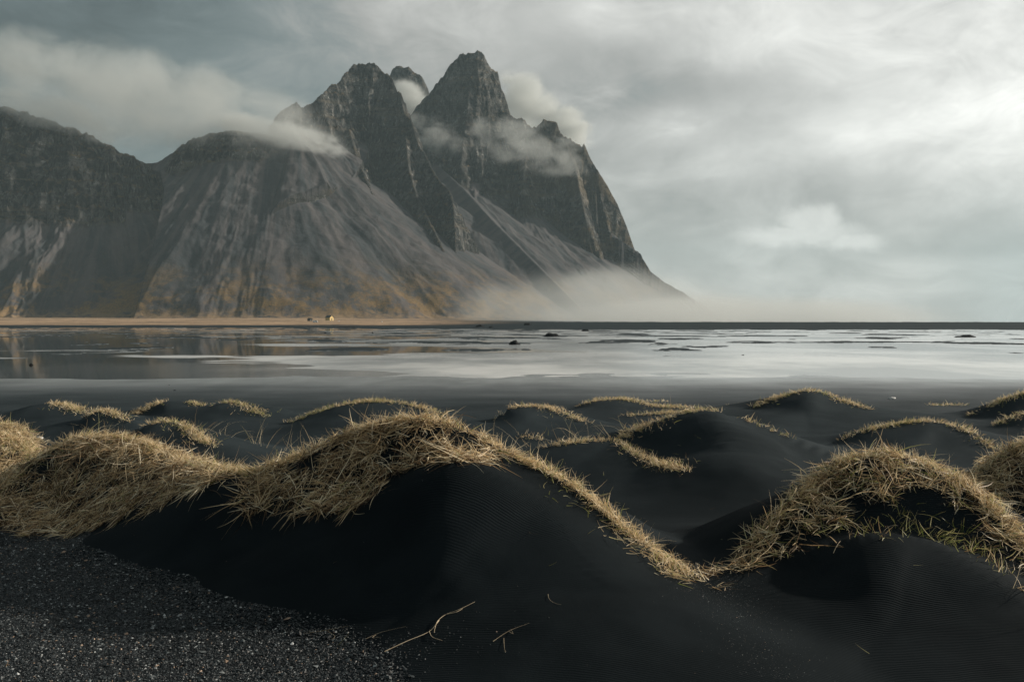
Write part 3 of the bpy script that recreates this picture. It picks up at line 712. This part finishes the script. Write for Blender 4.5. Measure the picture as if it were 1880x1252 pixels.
# middle distance crest lines
for P, hw, pm, gr in [
    ([(985,826,10.9),(1030,820,10.9),(1060,816,10.9),(1130,818,11.0)], 0.07, 900, 0.1),
    ([(1120,817,11.0),(1135,820,10.9),(1160,838,10.5),(1200,870,10.1),(1245,903,9.65),(1272,918,9.4)], 0.08, 1000, 0.15),
    ([(1130,818,11.0),(1170,792,11.2),(1230,768,11.2),(1290,757,11.2),(1325,762,11.2)], 0.08, 1100, 0.2),
    ([(1350,768,11.2),(1400,785,11.0),(1460,808,10.8)], 0.07, 420, 0.3),
    ([(520,783,15),(575,762,15.0),(620,746,15.0),(680,738,15.0),(740,742,14.8),(790,755,14.6),(830,772,14.4)], 0.14, 900, 0.3),
    ([(905,778,14.4),(915,765,14.4),(940,750,14.4),(1000,749,14.4),(1040,763,14.2),(1085,782,13.9)], 0.12, 900, 0.12),
    ([(950,795,13.2),(980,800,13.0),(1000,806,12.8)], 0.10, 260, 0.05),
    ([(1055,754,18),(1090,738,18),(1150,735,18),(1200,747,17.6),(1280,752,17)], 0.13, 700, 0.2),
    ([(1130,756,16.5),(1200,754,16.5),(1290,756,16.5)], 0.10, 500, 0.15),
    ([(1375,754,16.6),(1430,730,16.8),(1490,718,16.8),(1545,736,16.5),(1605,758,16)], 0.14, 900, 0.3),
    ([(1530,818,12.6),(1600,790,12.6),(1700,775,12.6),(1770,790,12.3),(1820,825,11.8),(1832,832,11.6)], 0.09, 900, 0.2),
    ([(1775,770,16),(1830,742,16),(1890,720,16),(1960,712,16)], 0.16, 900, 0.25),
    ([(1820,785,13.6),(1880,762,13.6),(1950,755,13.6)], 0.14, 1000, 0.2),
    ([(85,746,16),(100,743,16),(140,752,15.6),(150,765,15.2)], 0.16, 900, 0.15),
    ([(150,774,14),(185,756,14),(215,762,13.8),(238,780,13.5)], 0.14, 1000, 0.1),
    ([(240,770,16.5),(265,752,16.6),(290,741,16.8),(310,740,16.8)], 0.15, 900, 0.1),
    ([(345,740,16.8),(375,747,16.6)], 0.13, 700, 0.3),
    ([(385,747,16.6),(430,740,16.5),(465,752,16),(492,772,15.6)], 0.13, 800, 0.4),
    ([(255,788,12.0),(300,775,12.0),(345,788,11.8),(375,808,11.3),(402,828,11.0)], 0.12, 1100, 0.2),
    ([(1330,748,19),(1360,742,19),(1385,745,19)], 0.12, 350, 0.2),
    ([(1700,742,20),(1740,738,20),(1780,745,20)], 0.12, 260, 0.2),
    ([(1140,800,11.6),(1200,790,11.0),(1240,782,10.8)], 0.20, 160, 0.8),
    ([(1180,735,21),(1230,733,21)], 0.12, 150, 0.2)]:
    rr = P[0][2]
    band(P, hw * 1.5, pm * 0.22, ragged=0.9, up=1.0, down=0.15, L=0.06, W=0.0045 * max(1, rr / 11), green=gr + 0.25, rlo=0.2)
    band(P, hw * 0.65, pm * 0.75, ragged=1.0, up=0.9, down=0.15, L=0.065, W=0.0052 * max(1, rr / 11), green=gr, rlo=0.4)
# a few long loose stems
for P, n in [([(120,815,8.8),(200,812,8.7)], 26), ([(560,838,6.85),(640,800,6.8)], 20), ([(640,800,6.8),(720,778,6.8)], 22), ([(1560,845,6.5),(1660,838,6.5)], 16), ([(1060,905,6.2),(1130,960,6.0)], 14), ([(1150,985,5.9),(1230,1040,5.75)], 12), ([(1760,890,6.2),(1830,940,6.0)], 8), ([(300,775,12),(1290,757,11.2)], 30)]:
    band(P, 0.05, n, up=1.6, down=0.0, L=0.30, W=0.0032, green=0.1, sag=0.55, rlo=0.4)
# scattered single straws on the sand
n = 110
sx = rng.uniform(-3, 5, n); sy = rng.uniform(4.5, 14, n)
blades(sx, sy, up=0.5, down=0.2, L=0.06, W=0.003, green=0.4, sag=0.1, lift=0.0)

def build_grass():
    K = 4
    base = np.concatenate([b[0] for b in BL]); d = np.concatenate([b[1] for b in BL]); bend = np.concatenate([b[2] for b in BL])
    L = np.concatenate([b[3] for b in BL]); W = np.concatenate([b[4] for b in BL]); rn = np.concatenate([b[5] for b in BL]); g = np.concatenate([b[6] for b in BL])
    n = len(L); print("blades", n)
    side = unit(np.cross(d, rng.normal(0, 1, (n, 3))))
    pts = []; p = base.copy()
    for k in range(K + 1):
        t = k / K; w = W * (1.0 - t ** 1.6 * 0.88) * 0.5
        zg = None
        pts.append(p - side * w[:, None]); pts.append(p + side * w[:, None])
        dk = unit(d + bend * (t + 0.5 / K) ** 1.3)
        p = p + dk * (L / K)[:, None]
        # keep the blade from diving into the sand
        zz = z_at(p[:, 0], p[:, 1]) + 0.003
        p[:, 2] = np.maximum(p[:, 2], zz)
    V = np.stack(pts, 1).reshape(-1, 3)
    o0 = (np.arange(n) * 2 * (K + 1))[:, None, None]
    q = np.array([[2 * k, 2 * k + 1, 2 * k + 3, 2 * k + 2] for k in range(K)])[None]
    Fc = (o0 + q).reshape(-1, 4)
    o = mesh_np("dune_grass", V, Fc, grass_mat(), smooth=False)
    tag(o, "bleached straw coloured marram grass matted over the crests of the black dunes", kind='stuff')
    rep = 2 * (K + 1)
    fattr(o, 'rnd', np.repeat(rn, rep)); fattr(o, 'green', np.repeat(g, rep))
    fattr(o, 'along', np.tile(np.repeat(np.arange(K + 1) / K, 2), n))
build_grass()

# ------------------------------------------------------------------ gravel
def build_gravel():
    m, nt, b = material("gravel_stone", 0.5, 0.35)
    rn = nt.new('ShaderNodeAttribute', attribute_name='rnd').outputs['Fac']
    cr = nt.new('ShaderNodeValToRGB'); nt.l.new(rn, cr.inputs[0]); e = cr.color_ramp.elements
    cr.color_ramp.interpolation = 'CONSTANT'
    e[0].position = 0; e[0].color = (0.012, 0.015, 0.017, 1); e[1].position = 0.97; e[1].color = (0.30, 0.215, 0.155, 1)
    for p, c in ((0.42, (0.024, 0.030, 0.033)), (0.72, (0.040, 0.048, 0.051)), (0.89, (0.09, 0.102, 0.105)), (0.945, (0.25, 0.27, 0.27)), (0.985, (0.42, 0.44, 0.44))):
        q = e.new(p); q.color = (*c, 1)
    nt.l.new(cr.outputs[0], b.inputs['Base Color'])
    x = rng.uniform(-5.2, 0.6, 500000); y = 3.4 + 5.2 * rng.random(500000) ** 1.15
    px = CX + F * x / y; pyg = HY + F * EYE / y; z = z_at(x, y)
    k = in_poly(px + 22 * fbm(x * 3, y * 3, 3) + rng.normal(0, 16, len(x)) - 10, pyg + 14 * fbm(x * 4 + 5, y * 4, 3) + rng.normal(0, 7, len(x)) - 4, GRAVEL_EDGE) & (z < 0.16)
    # sparse grains on the blown sand of the hollow and beyond the edge
    x2 = rng.normal(1.15, 0.13, 3200) + 0.0; y2 = rng.uniform(4.3, 6.0, 3200)
    x3 = rng.uniform(-4, 4, 500); y3 = rng.uniform(4.2, 15, 500)
    x4 = rng.normal(-0.75, 0.3, 900); y4 = rng.normal(4.65, 0.16, 900)
    x = np.concatenate([x[k], x2, x3, x4]); y = np.concatenate([y[k], y2, y3, y4]); n = len(x); z = z_at(x, y)
    small = np.concatenate([np.ones(k.sum()), np.full(len(x2), 0.30), np.full(len(x3), 0.35), np.full(len(x4), 0.5)])
    print("pebbles", n)
    s = np.clip(np.exp(rng.normal(math.log(0.0037), 0.42, n)), 0.002, 0.026) * small
    octv = np.array([[1, 0, 0], [-1, 0, 0], [0, 1, 0], [0, -1, 0], [0, 0, 1], [0, 0, -1]], float)
    octf = np.array([[0, 2, 4], [2, 1, 4], [1, 3, 4], [3, 0, 4], [2, 0, 5], [1, 2, 5], [3, 1, 5], [0, 3, 5]])
    V = octv[None] * (1 + rng.normal(0, 0.22, (n, 6, 1))) + rng.normal(0, 0.18, (n, 6, 3))
    a = rng.uniform(0, 2 * np.pi, n); ca, sa = np.cos(a)[:, None], np.sin(a)[:, None]
    V[..., 0] *= rng.uniform(0.9, 1.7, (n, 1)); V[..., 2] *= rng.uniform(0.35, 0.8, (n, 1))
    tilt = rng.normal(0, 0.35, (n, 1)); V[..., 2] += V[..., 0] * tilt * 0.5
    X = V[..., 0] * ca - V[..., 1] * sa; Y = V[..., 0] * sa + V[..., 1] * ca
    P = np.stack([X, Y, V[..., 2]], -1) * s[:, None, None] + np.stack([x, y, z + 0.2 * s], -1)[:, None, :]
    Fc = (octf[None] + (np.arange(n) * 6)[:, None, None]).reshape(-1, 3)
    o = mesh_np("gravel", P.reshape(-1, 3), Fc, m, smooth=False)
    tag(o, "fine dark gravel flecked with pale chips beside the nearest black dune", kind='stuff')
    rr = rng.random(n); rr = np.where(small < 0.9, 0.6 + 0.4 * rr, rr)
    fattr(o, 'rnd', np.repeat(rr, 6))
build_gravel()

# ------------------------------------------------------------------ lava rocks and low hummocks on the wet flat
def rock_mat():
    m, nt, b = material("lava_rock", 0.85, 0.15)
    pos = nt.new('ShaderNodeNewGeometry').outputs['Position']
    c = nt.mix(nt.ramp01(nt.noise(pos, 3.0, 5, 0.6), 0.35, 0.7), (0.006, 0.008, 0.009), (0.022, 0.025, 0.026))
    nt.l.new(c, b.inputs['Base Color'])
    nt.l.new(nt.bump(nt.noise(pos, 5, 5, 0.65), 1.0, 0.08), b.inputs['Normal'])
    return m
ROCKM = rock_mat()
def hummock(name, label, px, py, wpx, hpx, skirt=1.0, group=None, cat='rock', seed=0, second=None, depth=0.8):
    """a lump of lava with a skirt of black sand blown round it"""
    x, y, z = on_ground(px, py, rmin=15)
    s = y / F; W = wpx * s / 2; Hh = 0.8 * hpx * s
    n, mring = 40, 18
    th = np.linspace(0, 2 * np.pi, n, endpoint=False); q = np.linspace(0, 1, mring)
    Q, T = np.meshgrid(q, th, indexing='ij')
    ext = 1.0 + skirt * (0.7 + 0.3 * np.cos(2 * T))
    rx = Q * ext * W; X = rx * np.cos(T); Y = rx * np.sin(T) * depth
    rr = np.hypot(X / W, Y / (W * depth))
    nz = fbm(X / W * 1.5 + seed * 3.1, Y / W * 1.5 + seed, 4)
    core = Hh * np.clip(1 - (rr / (1 + 0.3 * nz)) ** 2.6, 0, 1) ** 0.7 * (1 + 0.45 * nz)
    if second:
        dx, k = second; core = np.maximum(core, k * Hh * np.clip(1 - ((np.hypot(X / W - dx, Y / W) / 0.5)) ** 2.4, 0, 1) ** 0.7)
    Z = core + 0.10 * Hh * np.clip(1 - Q, 0, 1) ** 0.8 * (1 + 0.5 * nz) * 2 - 0.06 - 0.05 * Q
    V = np.stack([X, Y, Z], -1).reshape(-1, 3)
    i = np.arange(mring * n).reshape(mring, n)
    j = np.roll(i, -1, 1)
    Fc = np.stack([i[:-1], i[1:], j[1:], j[:-1]], -1).reshape(-1, 4)
    o = mesh_np(name, V, Fc, ROCKM); o.location = (x, y, max(z, 0.0))
    tag(o, label, cat, group)
    return o
G = "black rocks standing on the wet flat"
hummock("rock", "nearest large black rock lump, on a dark sandy skirt in the middle of the flat", 944, 634, 22, 9, 1.8, G, seed=1)
hummock("rock", "broad black mound with the widest sandy skirt, just behind the nearest large lump", 1013, 618, 28, 8, 2.2, G, seed=2)
hummock("rock", "small dark mound at the far edge of the flat, left of its twin", 881, 600, 16, 4.2, 1.0, G, seed=3)
hummock("rock", "low dark twin mound far off, close to the right of a slightly larger one", 902, 602, 10, 3, 1.0, G, seed=4)
hummock("rock", "dark hump on the far black sand bar in front of the drifting ground mist", 968, 597, 13, 4.5, 0.8, G, seed=5)
hummock("rock", "flat topped dark mound on the far black sand bar right of the two large mounds", 1075, 608, 14, 4.5, 2.2, G, seed=6)
hummock("rock", "tiny black rock alone in the brightest part of the wet flat", 1364, 654, 7, 4, 0.8, G, seed=7)
hummock("rock", "dark rock on bare black sand behind the left dunes, nearer of two", 321, 717, 11, 6, 1.2, G, seed=8)
hummock("rock", "dark rock on bare black sand behind the left dunes, farther of two", 311, 707, 8, 5, 1.2, G, seed=9)
hummock("rock", "spiky black rock standing in the mirror water near the left edge", 57, 672, 10, 6, 0.9, G, seed=10, second=(0.9, 0.6))
hummock("rock", "small black stone where the wet flat turns to dry sand, left of centre", 746, 694, 5, 3, 0.8, G, seed=11)
hummock("rock", "tiny black rock beyond the large lumps, straight right of the nearest", 994, 646, 4, 2.5, 0.7, G, seed=12)
hummock("rock", "long double humped dark mound on the bar at the right side of the flat", 1775, 620, 34, 6, 1.2, G, seed=13, second=(-0.9, 0.7))
hummock("rock", "tiny black stone on the pale flat towards the right side", 1690, 656, 4, 2.5, 0.7, G, seed=14)
hummock("rock", "long low dark mound lying in the reflection in front of the cabin", 636, 602, 36, 3.2, 0.6, G, seed=15, second=(0.7, 1.0))
hummock("rock", "tiny dark stone in the reflection below the cabin", 597, 612, 4, 2.5, 0.6, G, seed=16)
hummock("rock", "tiny dark stone in the ochre reflection right of the cabin", 684, 612, 4, 2.5, 0.6, G, seed=17)
hummock("rock", "small black stone between the light streaks of the left water", 388, 664, 4, 2.5, 0.6, G, seed=18)
hummock("rock", "small dark rock on the wet flat just right of the two large mounds", 1094, 651, 6, 3, 0.7, G, seed=19)
hummock("rock", "thin dark rock slab lying in front of the long double humped mound", 1767, 623, 11, 1.8, 0.1, G, seed=20)

# ------------------------------------------------------------------ cabins and vehicle on the far shore
import bmesh
def poly_obj(name, verts, faces, mat, parent=None):
    me = bpy.data.meshes.new(name); me.from_pydata(verts, [], faces); me.update(); me.materials.append(mat)
    return link(bpy.data.objects.new(name, me), parent)
def box(x0, x1, y0, y1, z0, z1):
    v = [(x, y, z) for x in (x0, x1) for y in (y0, y1) for z in (z0, z1)]
    f = [(0, 1, 3, 2), (4, 6, 7, 5), (0, 4, 5, 1), (2, 3, 7, 6), (0, 2, 6, 4), (1, 5, 7, 3)]
    return v, f
def join(*parts):
    V, Fc = [], []
    for v, f in parts:
        o = len(V); V += v; Fc += [tuple(i + o for i in q) for q in f]
    return V, Fc
def noisy(name, c1, c2, scale=2.0, rough=0.8):
    m, nt, b = material(name, rough, 0.3)
    pos = nt.new('ShaderNodeNewGeometry').outputs['Position']
    nt.l.new(nt.mix(nt.ramp01(nt.noise(pos, scale, 4, 0.6), 0.35, 0.65), c1, c2), b.inputs['Base Color']); return m
def cabin(label, px, py, w, l, eave, ridge, yaw, wallm, roofm, group=None):
    x, y, z = on_ground(px, py, rmin=300)
    e = link(bpy.data.objects.new("cabin", None)); e.location = (x, y, z - 0.1); e.rotation_euler = (0, 0, yaw)
    tag(e, label, "cabin", group)
    h = w / 2; k = l / 2
    V = [(-h, -k, 0), (h, -k, 0), (h, -k, eave), (0, -k, ridge), (-h, -k, eave), (-h, k, 0), (h, k, 0), (h, k, eave), (0, k, ridge), (-h, k, eave)]
    Fc = [(0, 1, 2, 3, 4), (6, 5, 9, 8, 7), (5, 0, 4, 9), (1, 6, 7, 2)]
    poly_obj("wall", V, Fc, wallm, e)
    ov = 0.25; t = 0.12; sl = (ridge - eave) / h
    def slab(s):
        a = (0, ridge + t); b = (s * (h + ov), eave - sl * ov + t)
        vv = []
        for yy in (-k - ov, k + ov):
            vv += [(a[0], yy, a[1]), (b[0], yy, b[1]), (b[0], yy, b[1] - t), (a[0], yy, a[1] - t)]
        return vv, [(0, 1, 2, 3), (7, 6, 5, 4), (0, 4, 5, 1), (1, 5, 6, 2), (2, 6, 7, 3), (3, 7, 4, 0)]
    poly_obj("roof", *join(slab(1), slab(-1)), roofm, e)
    poly_obj("door", *box(-0.35, 0.35, -k - 0.06, -k - 0.005, 0.0, 1.7), roofm, e)
    wd = poly_obj("window", *box(h + 0.005, h + 0.06, -0.5, 0.5, 0.9, 1.5), roofm, e)
    return e
WALLY = noisy("yellow_paint", (0.60, 0.44, 0.19), (0.70, 0.54, 0.26)); ROOFD = noisy("turf_roof", (0.035, 0.04, 0.04), (0.06, 0.06, 0.055))
WALLG = noisy("grey_boards", (0.10, 0.105, 0.10), (0.16, 0.16, 0.15)); WHITE = noisy("white_paint", (0.72, 0.74, 0.74), (0.82, 0.83, 0.82)); RUB = noisy("rubber", (0.01, 0.01, 0.01), (0.02, 0.02, 0.02)); GLS = noisy("dark_glass", (0.01, 0.012, 0.014), (0.02, 0.022, 0.025), rough=0.1)
cabin("little cabin with cream yellow gable end and dark roof on the shore below the scree", 605, 588.5, 4.0, 4.6, 2.4, 4.0, R(56), WALLY, ROOFD)
cabin("weathered grey hut on the shore left of the yellow gabled cabin", 569, 589.5, 2.0, 3.0, 1.4, 2.1, R(50), WALLG, ROOFD)
def van(label, px, py, L=2.8, Hh=1.35):
    x, y, z = on_ground(px, py, rmin=300)
    e = link(bpy.data.objects.new("parked_van", None)); e.location = (x, y, z - 0.02); e.rotation_euler = (0, 0, R(6)); tag(e, label, "van")
    w = 0.62; a = L / 2
    prof = [(-a, 0.22), (a, 0.22), (a, 0.62), (a * 0.92, 0.70), (a * 0.62, Hh), (-a * 0.97, Hh), (-a, Hh * 0.9)]
    V = [(p, -w, q) for p, q in prof] + [(p, w, q) for p, q in prof]; n = len(prof)
    Fc = [tuple(range(n)), tuple(range(2 * n - 1, n - 1, -1))] + [(i, i + n, (i + 1) % n + n, (i + 1) % n) for i in range(n)]
    poly_obj("body", V, Fc, WHITE, e)
    poly_obj("window", *box(a * 0.1, a * 0.55, -w - 0.02, -w - 0.005, 0.78, Hh - 0.15), GLS, e)
    for sx in (-0.62, 0.62):
        for sy in (-1, 1):
            vs, fs = [], []; m_ = 14
            for yy in (0, 0.14):
                vs += [(sx * a + 0.24 * math.cos(2 * math.pi * i / m_), sy * (w - 0.06) - 0.07 + yy, 0.24 + 0.24 * math.sin(2 * math.pi * i / m_)) for i in range(m_)]
            fs = [tuple(range(m_)), tuple(range(2 * m_ - 1, m_ - 1, -1))] + [(i, i + m_, (i + 1) % m_ + m_, (i + 1) % m_) for i in range(m_)]
            poly_obj("wheel", vs, fs, RUB, e)
van("white van parked at the water's edge in front of the small cabins", 579, 592.3)
def lump(name, label, cat, px, py, sx, sy, sz, mat, seed=0, rmin=3.0):
    x, y, z = on_ground(px, py, rmin=rmin)
    bm = bmesh.new(); bmesh.ops.create_icosphere(bm, subdivisions=3, radius=1)
    rg = np.random.default_rng(seed); off = rg.random(3) * 20
    for v in bm.verts:
        c = np.array(v.co); k = 1 + 0.35 * float(perlin(np.array([c[0] * 1.6 + off[0]]), np.array([c[1] * 1.6 + c[2] * 1.3 + off[1]]))[0])
        v.co = (c[0] * sx * k, c[1] * sy * k, max(c[2], -0.5) * sz * k)
    me = bpy.data.meshes.new(name); bm.to_mesh(me); bm.free(); me.materials.append(mat)
    for p in me.polygons: p.use_smooth = True
    o = link(bpy.data.objects.new(name, me)); o.location = (x, y, z + sz * 0.3); o.rotation_euler = (0, 0, R(10)); tag(o, label, cat)
    return o
lump("boulder", "small white boulder on the far shoreline, well right of the yellow gabled cabin", "boulder", 701, 591, 0.55, 0.5, 0.3, WHITE, 3, 300)
lump("boulder", "tiny pale boulder on the far shoreline just right of the yellow gabled cabin", "boulder", 622, 590, 0.6, 0.5, 0.22, WHITE, 4, 300)
BONE = noisy("bleached_stone", (0.62, 0.62, 0.60), (0.78, 0.78, 0.76), 20)
lump("flat_stone", "flat white stone on the black sand behind the peaked dune at right", "stone", 1638, 732, 0.085, 0.05, 0.028, BONE, 5)
lump("flat_stone", "small white stone on the sand between the dunes at the left edge", "stone", 73, 806, 0.035, 0.03, 0.02, BONE, 6)

# ------------------------------------------------------------------ dry twigs lying on the sand
STRAW = noisy("dry_stem", (0.42, 0.33, 0.22), (0.58, 0.48, 0.34), 30)
def tube(pts, r0, r1, n=6):
    P = smooth_line(np.array(pts, float), 0.01); m_ = len(P); V = []
    for i, p in enumerate(P):
        d = P[min(i + 1, m_ - 1)] - P[max(i - 1, 0)]; d = d / (np.linalg.norm(d) + 1e-9)
        a = np.cross(d, [0, 0, 1.0]); a /= np.linalg.norm(a) + 1e-9; b_ = np.cross(a, d); r = r0 + (r1 - r0) * i / (m_ - 1)
        for k in range(n):
            t = 2 * math.pi * k / n; V.append(tuple(p + (a * math.cos(t) + b_ * math.sin(t)) * r))
    Fc = [(i * n + k, i * n + (k + 1) % n, (i + 1) * n + (k + 1) % n, (i + 1) * n + k) for i in range(m_ - 1) for k in range(n)]
    Fc += [tuple(range(n))[::-1], tuple(range((m_ - 1) * n, m_ * n))]
    return V, Fc
def twig(label, stems, rad):
    base = None; parts = []
    for st in stems:
        pts = []
        for k, (a, b_) in enumerate(st):
            x, y, z = on_ground(a, b_); pts.append((x, y, z + rad * 1.5 + 0.004 * (k % 2)))
        if base is None: base = np.array(pts[0])
        parts.append([tuple(np.array(p) - base) for p in pts])
    V, Fc = join(*[tube(p, rad, rad * 0.35) for p in parts])
    o = poly_obj("dry_twig", V, Fc, STRAW); o.location = tuple(base)
    tag(o, label, "twig", "dry twigs on the sand"); return o
twig("longest pale dry twig with a forked end lying on the dark sand in the foreground", [[(706,1197),(745,1180),(788,1160),(806,1140),(820,1128),(845,1120),(872,1106)],[(788,1160),(794,1172),(812,1177)],[(806,1140),(800,1150),(797,1162)],[(820,1128),(838,1126),(850,1118)]], 0.0019)
twig("thin faint dry twig right of the long forked one", [[(905,1178),(935,1160),(972,1144)],[(935,1160),(942,1165),(938,1155)],[(925,1172),(926,1190),(928,1198)]], 0.0008)
twig("short curled dry stem alone on the black dune face", [[(1006,1091),(1009,1102),(1018,1107),(1030,1112)]], 0.0010)
twig("faint straw lying at the edge of the gravel, left of the long twig", [[(560,1163),(600,1158),(640,1150)],[(600,1158),(615,1170),(605,1176)]], 0.0007)
twig("fine straw nearly buried beyond the gravel, just left of the long twig", [[(672,1173),(700,1162),(745,1150)],[(690,1166),(684,1172),(700,1170)]], 0.0008)
twig("small forked straw standing at the foot of the right dune", [[(1530,1016),(1536,1005),(1543,994)],[(1536,1005),(1540,1003),(1546,1004)]], 0.002)

# ------------------------------------------------------------------ haze and clouds
def haze():
    bm = bmesh.new(); bmesh.ops.create_cube(bm, size=1)
    me = bpy.data.meshes.new("haze"); bm.to_mesh(me); bm.free()
    o = link(bpy.data.objects.new("haze", me)); o.scale = (13500, 7600, 560); o.location = (0, 3700, 560 / 2 - 5)
    m = bpy.data.materials.new("haze_air"); m.use_nodes = True; nt = NT(m.node_tree); nt.n.clear()
    out = nt.new('ShaderNodeOutputMaterial'); v = nt.new('ShaderNodeVolumePrincipled')
    v.inputs['Color'].default_value = (0.60, 0.79, 0.86, 1); v.inputs['Density'].default_value = 0.000085
    v.inputs['Anisotropy'].default_value = 0.0
    nt.l.new(v.outputs[0], out.inputs['Volume']); me.materials.append(m)
    tag(o, kind='stuff')
haze()

def cloud_volume(name, label, px, py, r, wpx, hpx, depth, rot, dens, ns=0.02, gain=1.0, thr=0.0, color=(0.80, 0.83, 0.82), seed=0, zfall=False):
    bm = bmesh.new(); bmesh.ops.create_icosphere(bm, subdivisions=4, radius=1)
    me = bpy.data.meshes.new(name); bm.to_mesh(me); bm.free()
    o = link(bpy.data.objects.new(name, me)); s = r / F
    o.scale = (wpx * s, depth, hpx * s); o.location = px3(px, py, r); o.rotation_euler = (0, R(rot), 0)
    m = bpy.data.materials.new(name + "_vapour"); m.use_nodes = True; nt = NT(m.node_tree); nt.n.clear()
    out = nt.new('ShaderNodeOutputMaterial'); v = nt.new('ShaderNodeVolumePrincipled')
    loc = nt.new('ShaderNodeTexCoord').outputs['Object']; pos = nt.new('ShaderNodeNewGeometry').outputs['Position']
    ln = nt.new('ShaderNodeVectorMath', operation='LENGTH'); nt.l.new(loc, ln.inputs[0])
    fall = nt.math('SUBTRACT', 1.0, ln.outputs['Value'])
    n = nt.noise(nt.mapping(pos, (1, 0.6, 1.5), (seed * 37.0, 0, seed * 11.0)), ns, 4, 0.6, 0.4)
    d = nt.math('ADD', nt.math('MULTIPLY', fall, 1.5), nt.math('MULTIPLY', nt.math('SUBTRACT', n, 0.5 + thr), 3.0 * gain))
    d = nt.math('MULTIPLY', nt.ramp01(d, 0.0, 1.0), nt.ramp01(fall, 0.0, 0.35))
    v.inputs['Color'].default_value = (*color, 1)
    nt.l.new(nt.math('MULTIPLY', d, dens), v.inputs['Density']); v.inputs['Anisotropy'].default_value = 0.2
    nt.l.new(v.outputs[0], out.inputs['Volume']); me.materials.append(m)
    tag(o, label, kind='stuff')
    return o
CLOUDS = [
  ("cloud_bank", "grey cloud tongue lying across the saddle and pointing at the left summit", 515, 249, 1325, 165, 30, 95, 12, 0.022, 0.024, 1.5, 0.0),
  ("cloud_bank", "broad veil of cloud over the left ridge", 260, 175, 1310, 430, 100, 130, 13, 0.0085, 0.014, 1.5, 0.0),
  ("cloud_bank", "ragged low cloud hiding the top of the left ridge", 110, 215, 1290, 210, 42, 90, 14, 0.015, 0.020, 1.5, 0.02),
  ("mist", "plume of mist spilling down the gully between the two summits", 748, 196, 1725, 48, 62, 42, -25, 0.065, 0.030, 0.8, -0.05),
  ("mist", "thin mist lying at the foot of the gully beside the right summit", 800, 250, 1560, 80, 40, 40, 30, 0.014, 0.024, 1.3, 0.02),
  ("cloud_bank", "bright cloud rising behind the right shoulder of the summit", 965, 195, 1790, 85, 66, 90, 40, 0.030, 0.022, 1.1, 0.0),
  ("cloud_bank", "white puff of cloud behind the pointed sea cliff ridge", 1045, 235, 1780, 62, 44, 80, 30, 0.040, 0.024, 1.1, 0.0),
  ("mist", "thin veil of mist drifting across the face of the right summit", 975, 270, 1500, 165, 55, 55, 14, 0.0100, 0.02, 1.5, 0.03),
  ("ground_mist", "pale spray drifting low over the sand at the foot of the sea cliff", 1110, 580, 930, 330, 105, 220, 0, 0.0050, 0.012, 0.8, -0.05),
  ("ground_mist", "dense low spray behind the far sand bar where the mountain meets the sea", 1330, 592, 1150, 480, 60, 260, 0, 0.0070, 0.01, 0.6, -0.1),
]
for i, c in enumerate(CLOUDS): cloud_volume(*c, seed=i)
